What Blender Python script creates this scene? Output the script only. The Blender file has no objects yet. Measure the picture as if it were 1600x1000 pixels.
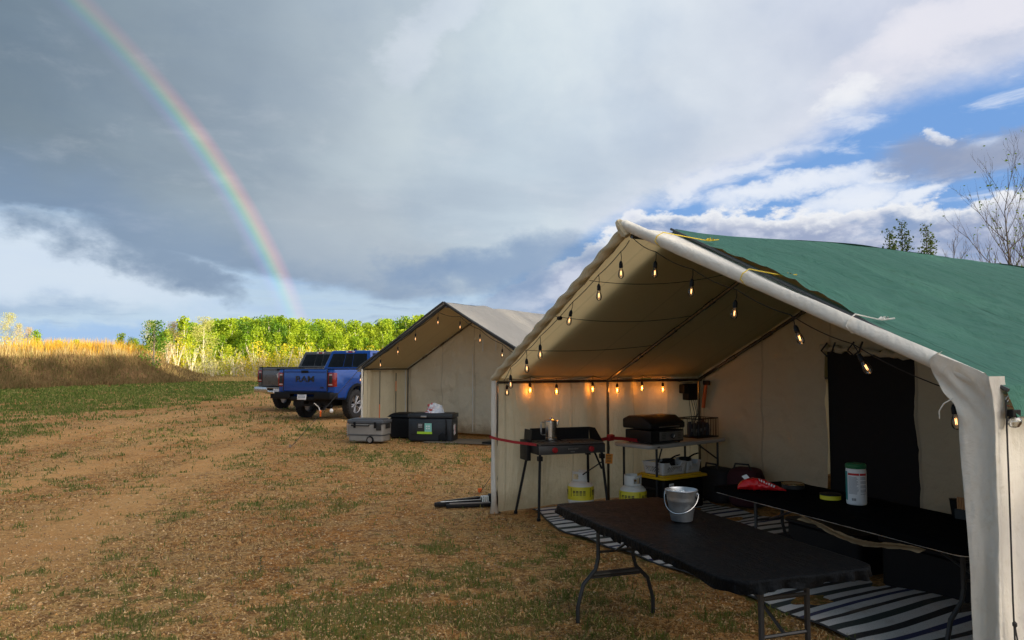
import bpy, bmesh, math, random
import numpy as np
from mathutils import Vector, Matrix, Euler

rnd = random.Random(7)
rs = np.random.RandomState(11)
R = math.radians
scene = bpy.context.scene
col = scene.collection

# ------------------------------------------------------------------ camera
cam_d = bpy.data.cameras.new('camera')
cam = bpy.data.objects.new('camera', cam_d)
col.objects.link(cam)
cam.location = (0, 0, 1.67)
cam.rotation_euler = (R(90) + math.atan(72 / 1150), 0, 0)
cam_d.sensor_width = 36
cam_d.lens = 1150 / 1600 * 36
cam_d.clip_start = 0.05
cam_d.clip_end = 3000
scene.camera = cam

# ------------------------------------------------------------------ light and exposure
SUN_AZ, SUN_EL = 124.0, 10.75
sdir = Vector((math.sin(R(SUN_AZ)) * math.cos(R(SUN_EL)), math.cos(R(SUN_AZ)) * math.cos(R(SUN_EL)), math.sin(R(SUN_EL))))
sl = bpy.data.lights.new('sun', 'SUN')
sl.energy = 4.2
sl.angle = R(0.6)
sl.color = (1.0, 0.86, 0.66)
so = bpy.data.objects.new('sun', sl)
col.objects.link(so)
so.rotation_euler = sdir.to_track_quat('Z', 'Y').to_euler()
so.location = (30, -20, 30)
scene.view_settings.view_transform = 'Standard'
scene.view_settings.look = 'None'
scene.view_settings.exposure = 1.05
scene.view_settings.gamma = 1.0
scene.view_settings.use_curve_mapping = False

world = bpy.data.worlds.new('World')
scene.world = world
world.use_nodes = True


class NT:
    """small expression helper for node trees"""
    def __init__(s, tree):
        s.t = tree
        s.n = tree.nodes
        s.l = tree.links

    def node(s, kind, **kw):
        n = s.n.new(kind)
        for k, v in kw.items():
            setattr(n, k, v)
        return n

    def put(s, sock, v):
        if hasattr(v, 'is_linked'):
            s.l.new(v, sock)
        elif v is not None:
            if isinstance(v, (tuple, list)) and len(v) == 3 and sock.type == 'RGBA':
                v = (*v, 1)
            sock.default_value = v

    def m(s, op, a, b=None, c=None, clamp=False):
        n = s.node('ShaderNodeMath', operation=op, use_clamp=clamp)
        for i, v in enumerate((a, b, c)):
            if v is not None:
                s.put(n.inputs[i], v)
        return n.outputs[0]

    def vm(s, op, a, b=None, scale=None):
        n = s.node('ShaderNodeVectorMath', operation=op)
        s.put(n.inputs[0], a)
        if b is not None:
            s.put(n.inputs[1], b)
        if scale is not None:
            s.put(n.inputs['Scale'], scale)
        return n.outputs['Value'] if op in ('DOT_PRODUCT', 'LENGTH') else n.outputs[0]

    def mix(s, f, a, b, blend='MIX'):
        n = s.node('ShaderNodeMix', data_type='RGBA', blend_type=blend)
        n.clamp_factor = True
        s.put(n.inputs[0], f)
        s.put(n.inputs[6], a)
        s.put(n.inputs[7], b)
        return n.outputs[2]

    def noise(s, vec, scale, detail=4, rough=0.5, lac=2.0, dist=0.0, color=False):
        n = s.node('ShaderNodeTexNoise')
        s.put(n.inputs['Vector'], vec)
        n.inputs['Scale'].default_value = scale
        n.inputs['Detail'].default_value = detail
        n.inputs['Roughness'].default_value = rough
        n.inputs['Lacunarity'].default_value = lac
        n.inputs['Distortion'].default_value = dist
        return n.outputs[1] if color else n.outputs[0]

    def smooth(s, x, lo, hi):
        n = s.node('ShaderNodeMapRange', interpolation_type='SMOOTHSTEP')
        s.put(n.inputs[0], x)
        s.put(n.inputs[1], lo)
        s.put(n.inputs[2], hi)
        return n.outputs[0]

    def ramp(s, f, stops, interp='LINEAR'):
        n = s.node('ShaderNodeValToRGB')
        cr = n.color_ramp
        cr.interpolation = interp
        while len(cr.elements) < len(stops):
            cr.elements.new(0.5)
        for e, (p, c) in zip(cr.elements, stops):
            e.position = p
            e.color = (*c, 1) if len(c) == 3 else c
        s.put(n.inputs[0], f)
        return n.outputs[0]

    def comb(s, x, y, z):
        n = s.node('ShaderNodeCombineXYZ')
        s.put(n.inputs[0], x)
        s.put(n.inputs[1], y)
        s.put(n.inputs[2], z)
        return n.outputs[0]


def srgb(r, g, b):
    f = lambda v: (v / 255 / 12.92) if v <= 10 else ((v / 255 + 0.055) / 1.055) ** 2.4
    return (f(r), f(g), f(b))


def build_sky():
    t = NT(world.node_tree)
    t.n.clear()
    out = t.node('ShaderNodeOutputWorld')
    bg = t.node('ShaderNodeBackground')
    bg.inputs['Strength'].default_value = 0.1
    t.l.new(bg.outputs[0], out.inputs[0])
    tc = t.node('ShaderNodeTexCoord')
    d = tc.outputs['Generated']
    sp = t.node('ShaderNodeSeparateXYZ')
    t.l.new(d, sp.inputs[0])
    x, y, z = sp.outputs
    az = t.m('MULTIPLY', t.m('ARCTAN2', x, y), 57.2958)
    el = t.m('MULTIPLY', t.m('ARCSINE', z), 57.2958)
    azn = t.m('DIVIDE', t.m('ADD', az, 45.0), 90.0, clamp=True)      # -45..45 -> 0..1

    def curve(points):          # value of (azimuth, v/30) pairs
        st = [((a + 45) / 90, (v / 30,) * 3) for a, v in points]
        r = t.ramp(azn, st, 'B_SPLINE' if False else 'LINEAR')
        return t.m('MULTIPLY', r, 30.0)

    # cloud-deck coordinates: the view ray met with a flat layer overhead
    zz = t.m('ADD', t.m('MAXIMUM', z, 0.0), 0.16)
    deck = t.comb(t.m('DIVIDE', x, zz), t.m('DIVIDE', y, zz), 0.0)
    nb = t.noise(d, 2.6, 7, 0.55)
    nb2 = t.noise(t.vm('MULTIPLY', d, (1, 1, 2.2)), 7.0, 8, 0.6)
    nd = t.noise(deck, 0.9, 7, 0.55, dist=0.3)
    nd2 = t.noise(deck, 3.2, 8, 0.62, dist=0.2)
    wispy = t.noise(t.vm('MULTIPLY', d, (1.5, 1.5, 9)), 4.0, 7, 0.6, dist=0.4)
    cum = t.noise(t.vm('MULTIPLY', d, (1, 1, 1.8)), 13.0, 8, 0.62)
    c0 = lambda n_: t.m('SUBTRACT', n_, 0.5)

    wv = t.node('ShaderNodeSeparateXYZ')
    t.l.new(t.noise(t.vm('MULTIPLY', d, (1, 1, 1.6)), 5.0, 7, 0.6, color=True), wv.inputs[0])
    azw = t.m('ADD', az, t.m('MULTIPLY', c0(wv.outputs[0]), 17.0))
    elw = t.m('ADD', el, t.m('MULTIPLY', c0(wv.outputs[1]), 8.0))

    def ell(a0, e0, ra, re, tilt=0.0, wob=0.6, nz=None, soft=0.5):
        """soft elliptical patch in azimuth/elevation with a noisy edge"""
        da = t.m('SUBTRACT', azw, a0)
        de = t.m('SUBTRACT', elw, e0)
        c_, s_ = math.cos(R(tilt)), math.sin(R(tilt))
        u = t.m('DIVIDE', t.m('ADD', t.m('MULTIPLY', da, c_), t.m('MULTIPLY', de, s_)), ra)
        v = t.m('DIVIDE', t.m('SUBTRACT', t.m('MULTIPLY', de, c_), t.m('MULTIPLY', da, s_)), re)
        r2 = t.m('ADD', t.m('MULTIPLY', u, u), t.m('MULTIPLY', v, v))
        r2 = t.m('ADD', r2, t.m('MULTIPLY', c0(nz if nz is not None else nb2), wob * 4))
        return t.m('SUBTRACT', 1.0, t.smooth(r2, 1.0 - soft * 2, 1.0 + soft * 2))

    # clear air
    nish = t.node('ShaderNodeTexSky', sky_type='NISHITA')
    nish.sun_disc = False
    nish.sun_elevation = R(SUN_EL)
    nish.sun_rotation = R(SUN_AZ)
    nish.air_density = 1.3
    nish.dust_density = 1.0
    blue = t.mix(0.65, t.vm('SCALE', nish.outputs[0], scale=0.10), srgb(112, 166, 240))
    low = t.mix(t.smooth(el, 0.0, 9.0), srgb(178, 200, 222), blue)
    pale = t.smooth(az, 12.0, -6.0)
    clear = t.mix(t.m('MULTIPLY', pale, t.m('ADD', 0.62, t.m('MULTIPLY', c0(wispy), 2.2))), low, srgb(186, 205, 218))
    # thin layered streaks low in the sky on the left, blue bands between them
    st = t.smooth(wispy, 0.52, 0.68)
    clear = t.mix(t.m('MULTIPLY', t.m('MULTIPLY', st, pale), 0.75), clear, srgb(150, 172, 200))
    clear = t.mix(t.m('MULTIPLY', ell(-27, 2.0, 12, 0.9, 0, 0.25, wispy), 0.6), clear, srgb(140, 176, 220))
    clear = t.mix(t.m('MULTIPLY', ell(-38, 4.3, 9, 1.0, 0, 0.35, wispy), 0.5), clear, srgb(140, 162, 192))
    clear = t.mix(t.m('MULTIPLY', ell(-34, 7.2, 12, 2.2, -6, 0.3, wispy), 0.8), clear, srgb(203, 214, 226))

    # small bright streaks in the blue gap
    streak = ell(21, 12.6, 6.0, 0.75, 7, 0.35, cum)
    for a, e, ra, re, ti in ((24.5, 11.6, 3.2, 0.8, 14), (28.5, 11.8, 2.8, 0.55, 14), (26.8, 13.2, 1.3, 0.3, 8), (30.4, 15.7, 0.7, 0.4, 0), (16.0, 13.9, 5, 0.5, 14)):
        streak = t.m('MAXIMUM', streak, ell(a, e, ra, re, ti, 0.3, cum))
    skyc = t.mix(t.m('MULTIPLY', streak, 0.85), clear, srgb(232, 235, 240))

    veil = t.m('MULTIPLY', t.smooth(t.noise(t.vm('MULTIPLY', d, (1.2, 1.2, 4.5)), 6.0, 8, 0.62, dist=0.5), 0.47, 0.66), t.smooth(az, 2.0, 12.0))
    skyc = t.mix(t.m('MULTIPLY', veil, 0.7), skyc, srgb(214, 222, 236))
    # cumulus bank low on the right
    top = curve([(-45, 0.5), (-12, 0.6), (-4, 4.5), (4, 8.6), (9, 11.2), (14, 11.8), (20, 11.4), (25, 11.1), (28, 11.4), (32, 11.0), (37, 11.3), (45, 11.5)])
    edge = t.m('SUBTRACT', t.m('ADD', top, t.m('MULTIPLY', c0(cum), 5.0)), el)
    bank = t.smooth(edge, -0.15, 0.35)
    body = t.mix(t.smooth(cum, 0.40, 0.60), srgb(150, 160, 186), srgb(198, 202, 216))
    body = t.mix(t.smooth(nb2, 0.50, 0.62), body, srgb(132, 152, 186))
    body = t.mix(t.m('MULTIPLY', t.smooth(edge, 1.4, 0.1), 0.95), body, srgb(238, 238, 238))
    body = t.mix(t.smooth(t.m('ADD', az, t.m('MULTIPLY', el, 0.0)), 6.0, -3.0), body, srgb(158, 176, 200))
    skyc = t.mix(t.m('MULTIPLY', bank, 0.92), skyc, body)
    skyc = t.mix(t.m('MULTIPLY', ell(7, 4.5, 3.2, 1.0, 0, 0.5, cum), 0.8), skyc, srgb(226, 224, 228))
    skyc = t.mix(t.m('MULTIPLY', ell(33, 14.2, 5.5, 1.5, 3, 0.5, nb2), 0.9), skyc, srgb(142, 152, 176))

    # the big shower cloud
    B = curve([(-45, 13.5), (-36, 10.6), (-30, 9.4), (-26, 7.9), (-18, 6.2), (-9, 4.9), (-4, 5.3), (2, 7.0), (6, 9.5), (10, 11.6), (15, 13.0), (20, 14.2), (24, 16.0), (29, 17.1), (35, 17.7), (45, 19.0)])
    rag = t.m('ADD', t.m('MULTIPLY', c0(nb2), 3.4), t.m('MULTIPLY', c0(cum), 1.4))
    h = t.m('ADD', t.m('SUBTRACT', el, B), rag)
    big = t.smooth(h, -0.5, t.m('ADD', 0.7, t.m('MULTIPLY', t.smooth(az, 0.0, 15.0), 1.6)))
    big = t.m('MAXIMUM', big, ell(-28.5, 8.3, 5.2, 1.7, -14, 0.55, cum))
    big = t.m('MAXIMUM', big, ell(-24, 6.9, 4.6, 1.0, -12, 0.5, cum))
    big = t.m('MAXIMUM', big, ell(-34.8, 10.5, 2.2, 0.8, -8, 0.5, cum))
    tone = t.ramp(azn, [(0.0, srgb(94, 110, 120)), (0.13, srgb(110, 125, 136)), (0.28, srgb(132, 146, 158)), (0.38, srgb(160, 172, 181)), (0.50, srgb(183, 194, 200)),
                        (0.62, srgb(188, 197, 205)), (0.80, srgb(190, 195, 207)), (1.0, srgb(188, 192, 206))])
    tone = t.mix(t.m('MULTIPLY', t.smooth(nd, 0.38, 0.62), 0.70), tone, t.vm('MULTIPLY', tone, (1.30, 1.27, 1.20)))
    tone = t.mix(t.m('MULTIPLY', t.smooth(nb, 0.56, 0.38), 0.55), tone, t.vm('MULTIPLY', tone, (0.70, 0.76, 0.86)))
    tone = t.mix(t.m('MULTIPLY', t.smooth(nd2, 0.5, 0.75), 0.18), tone, srgb(205, 208, 212))
    # darker, bluer base of the cloud on the left and low in the middle
    base = t.m('MULTIPLY', t.smooth(h, 5.5, 0.3), t.smooth(az, 2.0, -14.0))
    tone = t.mix(t.m('MULTIPLY', base, 0.60), tone, srgb(110, 133, 162))
    tone = t.mix(t.m('MULTIPLY', ell(-13, 9.5, 7, 2.6, -12, 0.3, nb2), 0.55), tone, srgb(162, 172, 180))
    tone = t.mix(t.m('MULTIPLY', ell(-6, 24.5, 5.5, 1.6, 40, 0.35, nb2), 0.32), tone, srgb(215, 220, 228))
    # bright torn edge on the sunward side
    rim = t.m('MULTIPLY', t.m('MULTIPLY', t.smooth(h, 4.6, 0.2), t.smooth(az, 1.0, 10.0)), t.m('ADD', 0.55, t.m('MULTIPLY', c0(cum), 2.2)))
    tone = t.mix(t.m('MULTIPLY', rim, 0.75), tone, srgb(218, 219, 226))
    tone = t.mix(t.m('MULTIPLY', ell(33, 22.6, 8, 1.9, 24, 0.45, nb2), 0.7), tone, srgb(222, 219, 222))
    tone = t.mix(t.m('MULTIPLY', ell(26, 18.0, 2.2, 0.8, 10, 0.4, nb2), 0.6), tone, srgb(232, 232, 230))
    tone = t.vm('MULTIPLY', tone, (1.10, 1.10, 1.12))
    skyc = t.mix(t.m('MULTIPLY', big, 0.97), skyc, tone)
    skyc = t.mix(t.m('MULTIPLY', ell(-1.5, 7.3, 8.0, 1.7, 10, 0.5, nb2), 0.75), skyc, srgb(112, 140, 176))

    # rainbow: 41 degrees round the point opposite the sun
    anti = -sdir
    ang = t.m('MULTIPLY', t.m('ARCCOSINE', t.vm('DOT_PRODUCT', d, tuple(anti))), 57.2958)
    a01 = t.m('DIVIDE', t.m('SUBTRACT', ang, 40.65), 2.2, clamp=True)
    k = (0, 0, 0)
    bow = t.ramp(a01, [(0.0, k), (0.22, (.04, .03, .10)), (0.36, (.0, .10, .13)), (0.48, (.03, .17, .03)), (0.58, (.17, .17, .0)), (0.70, (.26, .08, .0)), (0.84, (.16, .015, .01)), (1.0, k)])
    bs = t.m('MULTIPLY', t.smooth(el, 27.0, 9.0), 0.68)
    bs = t.m('ADD', bs, 0.32)
    bs = t.m('MULTIPLY', bs, t.m('SUBTRACT', 1.0, t.m('MULTIPLY', t.smooth(el, 6.5, 4.5), 0.45)))
    bs = t.m('MULTIPLY', bs, t.m('ADD', 0.9, t.m('MULTIPLY', c0(nb2), 1.2)))
    skyc = t.vm('ADD', skyc, t.vm('SCALE', bow, scale=t.m('MULTIPLY', bs, 0.82)))
    inner = t.m('MULTIPLY', t.smooth(ang, 41.5, 38.0), t.smooth(az, -58, -40))
    skyc = t.vm('SCALE', skyc, scale=t.m('ADD', 1.0, t.m('MULTIPLY', inner, 0.04)))

    # the side of the sky the sun is on is brighter and warmer
    sd = t.m('MAXIMUM', t.vm('DOT_PRODUCT', d, tuple(sdir)), 0.0)
    gl = t.m('POWER', sd, 2.2)
    skyc = t.vm('MULTIPLY', skyc, t.mix(gl, (1, 1, 1), (1, 1, 1)))
    glow = t.vm('SCALE', t.comb(4.8, 3.9, 2.7), scale=gl)
    skyc = t.vm('ADD', skyc, t.vm('MULTIPLY', glow, skyc))
    skyc = t.mix(t.smooth(z, -0.01, -0.05), skyc, (0.10, 0.085, 0.06))
    t.l.new(t.vm('SCALE', skyc, scale=5.4), bg.inputs['Color'])


build_sky()

# ------------------------------------------------------------------ noise for geometry
_tab = rs.rand(256, 256)


def vnoise(x, y):
    x = np.asarray(x, float)
    y = np.asarray(y, float)
    xi = np.floor(x).astype(int)
    yi = np.floor(y).astype(int)
    fx = x - xi
    fy = y - yi
    fx = fx * fx * (3 - 2 * fx)
    fy = fy * fy * (3 - 2 * fy)
    a = _tab[xi & 255, yi & 255]
    b = _tab[(xi + 1) & 255, yi & 255]
    c = _tab[xi & 255, (yi + 1) & 255]
    d = _tab[(xi + 1) & 255, (yi + 1) & 255]
    return (a * (1 - fx) + b * fx) * (1 - fy) + (c * (1 - fx) + d * fx) * fy


def fbm(x, y, o=4):
    s = 0
    a = 0.5
    n = 0
    for i in range(o):
        s = s + a * vnoise(np.asarray(x) * 2 ** i + 17.3 * i, np.asarray(y) * 2 ** i + 9.1 * i)
        n += a
        a *= 0.5
    return s / n


def sstep(x, lo, hi):
    q = np.clip((np.asarray(x, float) - lo) / (hi - lo), 0, 1)
    return q * q * (3 - 2 * q)


# ------------------------------------------------------------------ mesh helpers
class MB:
    """collects geometry for ONE mesh"""
    def __init__(s):
        s.v = []
        s.f = []
        s.mi = []
        s.m = Matrix.Identity(4)
        s.cur = 0

    def add(s, vs, fs, mat=None):
        b = len(s.v)
        m = s.m
        s.v += [tuple(m @ Vector(v)) for v in vs]
        s.f += [tuple(i + b for i in f) for f in fs]
        s.mi += [s.cur if mat is None else mat] * len(fs)
        return s

    def box(s, c, d, rot=None, taper=1.0, mat=None):
        hx, hy, hz = d[0] / 2, d[1] / 2, d[2] / 2
        vs = []
        for zz, tp in ((-hz, 1.0), (hz, taper)):
            for sx, sy in ((-1, -1), (1, -1), (1, 1), (-1, 1)):
                vs.append(Vector((sx * hx * tp, sy * hy * tp, zz)))
        M = Matrix.Translation(c) @ (Euler(rot).to_matrix().to_4x4() if rot else Matrix.Identity(4))
        return s.add([M @ v for v in vs], [(3, 2, 1, 0), (4, 5, 6, 7), (0, 1, 5, 4), (1, 2, 6, 5), (2, 3, 7, 6), (3, 0, 4, 7)], mat)

    def rbox(s, c, d, r, rot=None, n=3, mat=None):
        """box with rounded vertical edges and a small top/bottom chamfer"""
        hx, hy, hz = d[0] / 2, d[1] / 2, d[2] / 2
        r = min(r, hx, hy)
        k = min(r * 0.4, hz * 0.5)

        def ringpts(ins, zz):
            out = []
            for cx, cy, a0 in ((hx - r, hy - r, 0), (-hx + r, hy - r, 90), (-hx + r, -hy + r, 180), (hx - r, -hy + r, 270)):
                for i in range(n + 1):
                    a = R(a0 + 90 * i / n)
                    out.append(Vector((cx + (r - ins) * math.cos(a), cy + (r - ins) * math.sin(a), zz)))
            return out
        rings = [ringpts(k, -hz), ringpts(0, -hz + k), ringpts(0, hz - k), ringpts(k, hz)]
        N = len(rings[0])
        M = Matrix.Translation(c) @ (Euler(rot).to_matrix().to_4x4() if rot else Matrix.Identity(4))
        vs = [M @ v for rg in rings for v in rg]
        fs = [tuple(range(N - 1, -1, -1)), tuple(range(3 * N, 4 * N))]
        for j in range(3):
            for i in range(N):
                i2 = (i + 1) % N
                fs.append((j * N + i, j * N + i2, (j + 1) * N + i2, (j + 1) * N + i))
        return s.add(vs, fs, mat)

    def tube(s, pts, r, n=8, cap=True, mat=None):
        pts = [Vector(p) for p in pts]
        rr = r if isinstance(r, (list, tuple)) else [r] * len(pts)
        vs = []
        t0 = (pts[1] - pts[0]).normalized()
        up = Vector((0, 0, 1)) if abs(t0.z) < 0.9 else Vector((1, 0, 0))
        nrm = t0.cross(up).normalized()
        for i, p in enumerate(pts):
            a = pts[max(i - 1, 0)]
            b = pts[min(i + 1, len(pts) - 1)]
            t = (b - a)
            t = t.normalized() if t.length > 1e-9 else t0
            nrm = (nrm - t * nrm.dot(t))
            nrm = nrm.normalized() if nrm.length > 1e-6 else t.orthogonal().normalized()
            bn = t.cross(nrm)
            for k in range(n):
                a_ = 2 * math.pi * k / n
                vs.append(p + (nrm * math.cos(a_) + bn * math.sin(a_)) * rr[i])
        fs = []
        for i in range(len(pts) - 1):
            for k in range(n):
                k2 = (k + 1) % n
                fs.append((i * n + k, i * n + k2, (i + 1) * n + k2, (i + 1) * n + k))
        if cap:
            fs.append(tuple(range(n - 1, -1, -1)))
            fs.append(tuple(range((len(pts) - 1) * n, len(pts) * n)))
        return s.add(vs, fs, mat)

    def lathe(s, prof, n=24, c=(0, 0, 0), axis='Z', cap=True, mat=None):
        """prof: (radius, height) from bottom to top"""
        vs = []
        for r_, h in prof:
            for k in range(n):
                a = 2 * math.pi * k / n
                p = (r_ * math.cos(a), r_ * math.sin(a), h)
                if axis == 'X':
                    p = (p[2], p[0], p[1])
                elif axis == 'Y':
                    p = (p[1], p[2], p[0])
                vs.append((p[0] + c[0], p[1] + c[1], p[2] + c[2]))
        fs = []
        for i in range(len(prof) - 1):
            for k in range(n):
                k2 = (k + 1) % n
                fs.append((i * n + k, i * n + k2, (i + 1) * n + k2, (i + 1) * n + k))
        if cap:
            fs.append(tuple(range(n - 1, -1, -1)))
            fs.append(tuple(range((len(prof) - 1) * n, len(prof) * n)))
        return s.add(vs, fs, mat)

    def poly(s, pts, mat=None):
        return s.add(pts, [tuple(range(len(pts)))], mat)

    def prism(s, prof, x0, x1, mat=None):
        """(y,z) outline extruded along x"""
        n = len(prof)
        vs = [(x0, p[0], p[1]) for p in prof] + [(x1, p[0], p[1]) for p in prof]
        fs = [tuple(range(n - 1, -1, -1)), tuple(range(n, 2 * n))]
        for i in range(n):
            j = (i + 1) % n
            fs.append((i, j, n + j, n + i))
        return s.add(vs, fs, mat)

    def build(s, name, mats, parent=None, smooth=True, bevel=0.0, seg=2, angle=35, fixn=True):
        me = bpy.data.meshes.new(name)
        me.from_pydata(s.v, [], s.f)
        if not isinstance(mats, (list, tuple)):
            mats = [mats]
        for m_ in mats:
            me.materials.append(m_)
        me.polygons.foreach_set('material_index', s.mi)
        bm = bmesh.new()
        bm.from_mesh(me)
        if fixn:
            bmesh.ops.recalc_face_normals(bm, faces=bm.faces)
        if bevel:
            es = [e for e in bm.edges if len(e.link_faces) == 2 and e.calc_face_angle(0) > R(30)]
            bmesh.ops.bevel(bm, geom=es, offset=bevel, segments=seg, profile=0.5, affect='EDGES', clamp_overlap=True)
        if smooth:
            for f in bm.faces:
                f.smooth = True
            for e in bm.edges:
                if len(e.link_faces) == 2 and e.calc_face_angle(0) > R(angle):
                    e.smooth = False
        bm.to_mesh(me)
        bm.free()
        return link(name, me, parent)


def link(name, me, parent=None, loc=None, rotz=0.0):
    o = bpy.data.objects.new(name, me)
    col.objects.link(o)
    if parent is not None:
        o.parent = parent
    if loc is not None:
        o.location = loc
    if rotz:
        o.rotation_euler = (0, 0, rotz)
    return o


def npmesh(name, V, F, mats, parent=None, smooth=False, mi=None, attrs=None):
    """V (n,3) array, F (m,3) or (m,4) array"""
    me = bpy.data.meshes.new(name)
    V = np.asarray(V, np.float32)
    F = np.asarray(F, np.int32)
    m, k = F.shape
    me.vertices.add(len(V))
    me.vertices.foreach_set('co', V.ravel())
    me.loops.add(m * k)
    me.loops.foreach_set('vertex_index', F.ravel())
    me.polygons.add(m)
    me.polygons.foreach_set('loop_start', np.arange(0, m * k, k, dtype=np.int32))
    me.polygons.foreach_set('loop_total', np.full(m, k, np.int32))
    if mi is not None:
        me.polygons.foreach_set('material_index', np.asarray(mi, np.int32))
    me.polygons.foreach_set('use_smooth', np.full(m, smooth, bool))
    for n_, arr in (attrs or {}).items():
        at = me.attributes.new(n_, 'FLOAT', 'POINT')
        at.data.foreach_set('value', np.asarray(arr, np.float32))
    if not isinstance(mats, (list, tuple)):
        mats = [mats]
    for m_ in mats:
        me.materials.append(m_)
    me.update(calc_edges=True)
    me.validate()
    return link(name, me, parent)


def surf(name, nu, nv, fn, mat, parent=None, keep=None, thick=0.0):
    """grid surface: fn(U, V) -> (x, y, z) arrays with U,V in 0..1"""
    U, V = np.meshgrid(np.linspace(0, 1, nu + 1), np.linspace(0, 1, nv + 1), indexing='ij')
    X, Y, Z = fn(U, V)
    P = np.stack([X + 0 * U, Y + 0 * U, Z + 0 * U], -1).reshape(-1, 3)
    idx = np.arange((nu + 1) * (nv + 1)).reshape(nu + 1, nv + 1)
    F = np.stack([idx[:-1, :-1], idx[1:, :-1], idx[1:, 1:], idx[:-1, 1:]], -1)
    if keep is not None:
        um = (U[:-1, :-1] + U[1:, 1:]) / 2
        vm_ = (V[:-1, :-1] + V[1:, 1:]) / 2
        F = F[keep(um, vm_)]
    F = F.reshape(-1, 4)
    o = npmesh(name, P, F, mat, parent, smooth=True)
    if thick:
        md = o.modifiers.new('s', 'SOLIDIFY')
        md.thickness = thick
        md.offset = 0
    return o


def thing(name, label, cat, loc=(0, 0, 0), rotz=0.0, group=None):
    o = bpy.data.objects.new(name, None)
    col.objects.link(o)
    o.empty_display_size = 0.1
    o.location = loc
    o.rotation_euler = (0, 0, rotz)
    return tag(o, label, cat, group)


def tag(o, label, cat=None, group=None):
    o['label'] = label
    if cat:
        o['category'] = cat
    if group:
        o['group'] = group
    return o


def kids(o):
    return [c for c in bpy.data.objects if c.parent == o]


def text_mesh(s, size, ext=0.003, bold=0.0):
    cu = bpy.data.curves.new('t', 'FONT')
    cu.body = s
    cu.size = size
    cu.extrude = ext
    cu.offset = bold
    cu.align_x = 'CENTER'
    cu.align_y = 'CENTER'
    ob = bpy.data.objects.new('t', cu)
    col.objects.link(ob)
    dg = bpy.context.evaluated_depsgraph_get()
    me = bpy.data.meshes.new_from_object(ob.evaluated_get(dg))
    bpy.data.objects.remove(ob)
    bpy.data.curves.remove(cu)
    return me


# ------------------------------------------------------------------ materials
def mat(name, c, rough=0.6, metal=0.0, var=0.15, scale=8.0, bump=0.0, bscale=40.0, dirt=None, dirt_amt=0.0, coat=0.0, spec=0.5, trans=0.0, tcol=None, c2=None):
    m = bpy.data.materials.new(name)
    m.use_nodes = True
    t = NT(m.node_tree)
    p = t.n['Principled BSDF']
    tc = t.node('ShaderNodeTexCoord').outputs['Object']
    n1 = t.noise(tc, scale, 5, 0.6)
    base = t.mix(n1, tuple(v * (1 - var) for v in c), tuple(min(v * (1 + var), 1) for v in (c2 or c)))
    if dirt:
        n2 = t.noise(tc, scale * 0.35, 6, 0.65)
        base = t.mix(t.m('MULTIPLY', t.smooth(n2, 0.48, 0.72), dirt_amt), base, dirt)
    t.put(p.inputs['Base Color'], base)
    n3 = t.noise(tc, scale * 2.2, 4, 0.6)
    t.put(p.inputs['Roughness'], t.m('ADD', rough - 0.06, t.m('MULTIPLY', n3, 0.12), clamp=True))
    p.inputs['Metallic'].default_value = metal
    p.inputs['Specular IOR Level'].default_value = spec
    p.inputs['Coat Weight'].default_value = coat
    p.inputs['Coat Roughness'].default_value = 0.08
    if bump:
        b = t.node('ShaderNodeBump')
        b.inputs['Strength'].default_value = bump
        b.inputs['Distance'].default_value = 0.02
        t.l.new(t.noise(tc, bscale, 6, 0.6), b.inputs['Height'])
        t.l.new(b.outputs[0], p.inputs['Normal'])
    if trans:
        tr = t.node('ShaderNodeBsdfTranslucent')
        t.put(tr.inputs['Color'], tcol or base)
        mx = t.node('ShaderNodeMixShader')
        mx.inputs[0].default_value = trans
        t.l.new(p.outputs[0], mx.inputs[1])
        t.l.new(tr.outputs[0], mx.inputs[2])
        t.l.new(mx.outputs[0], t.n['Material Output'].inputs[0])
    return m


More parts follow.
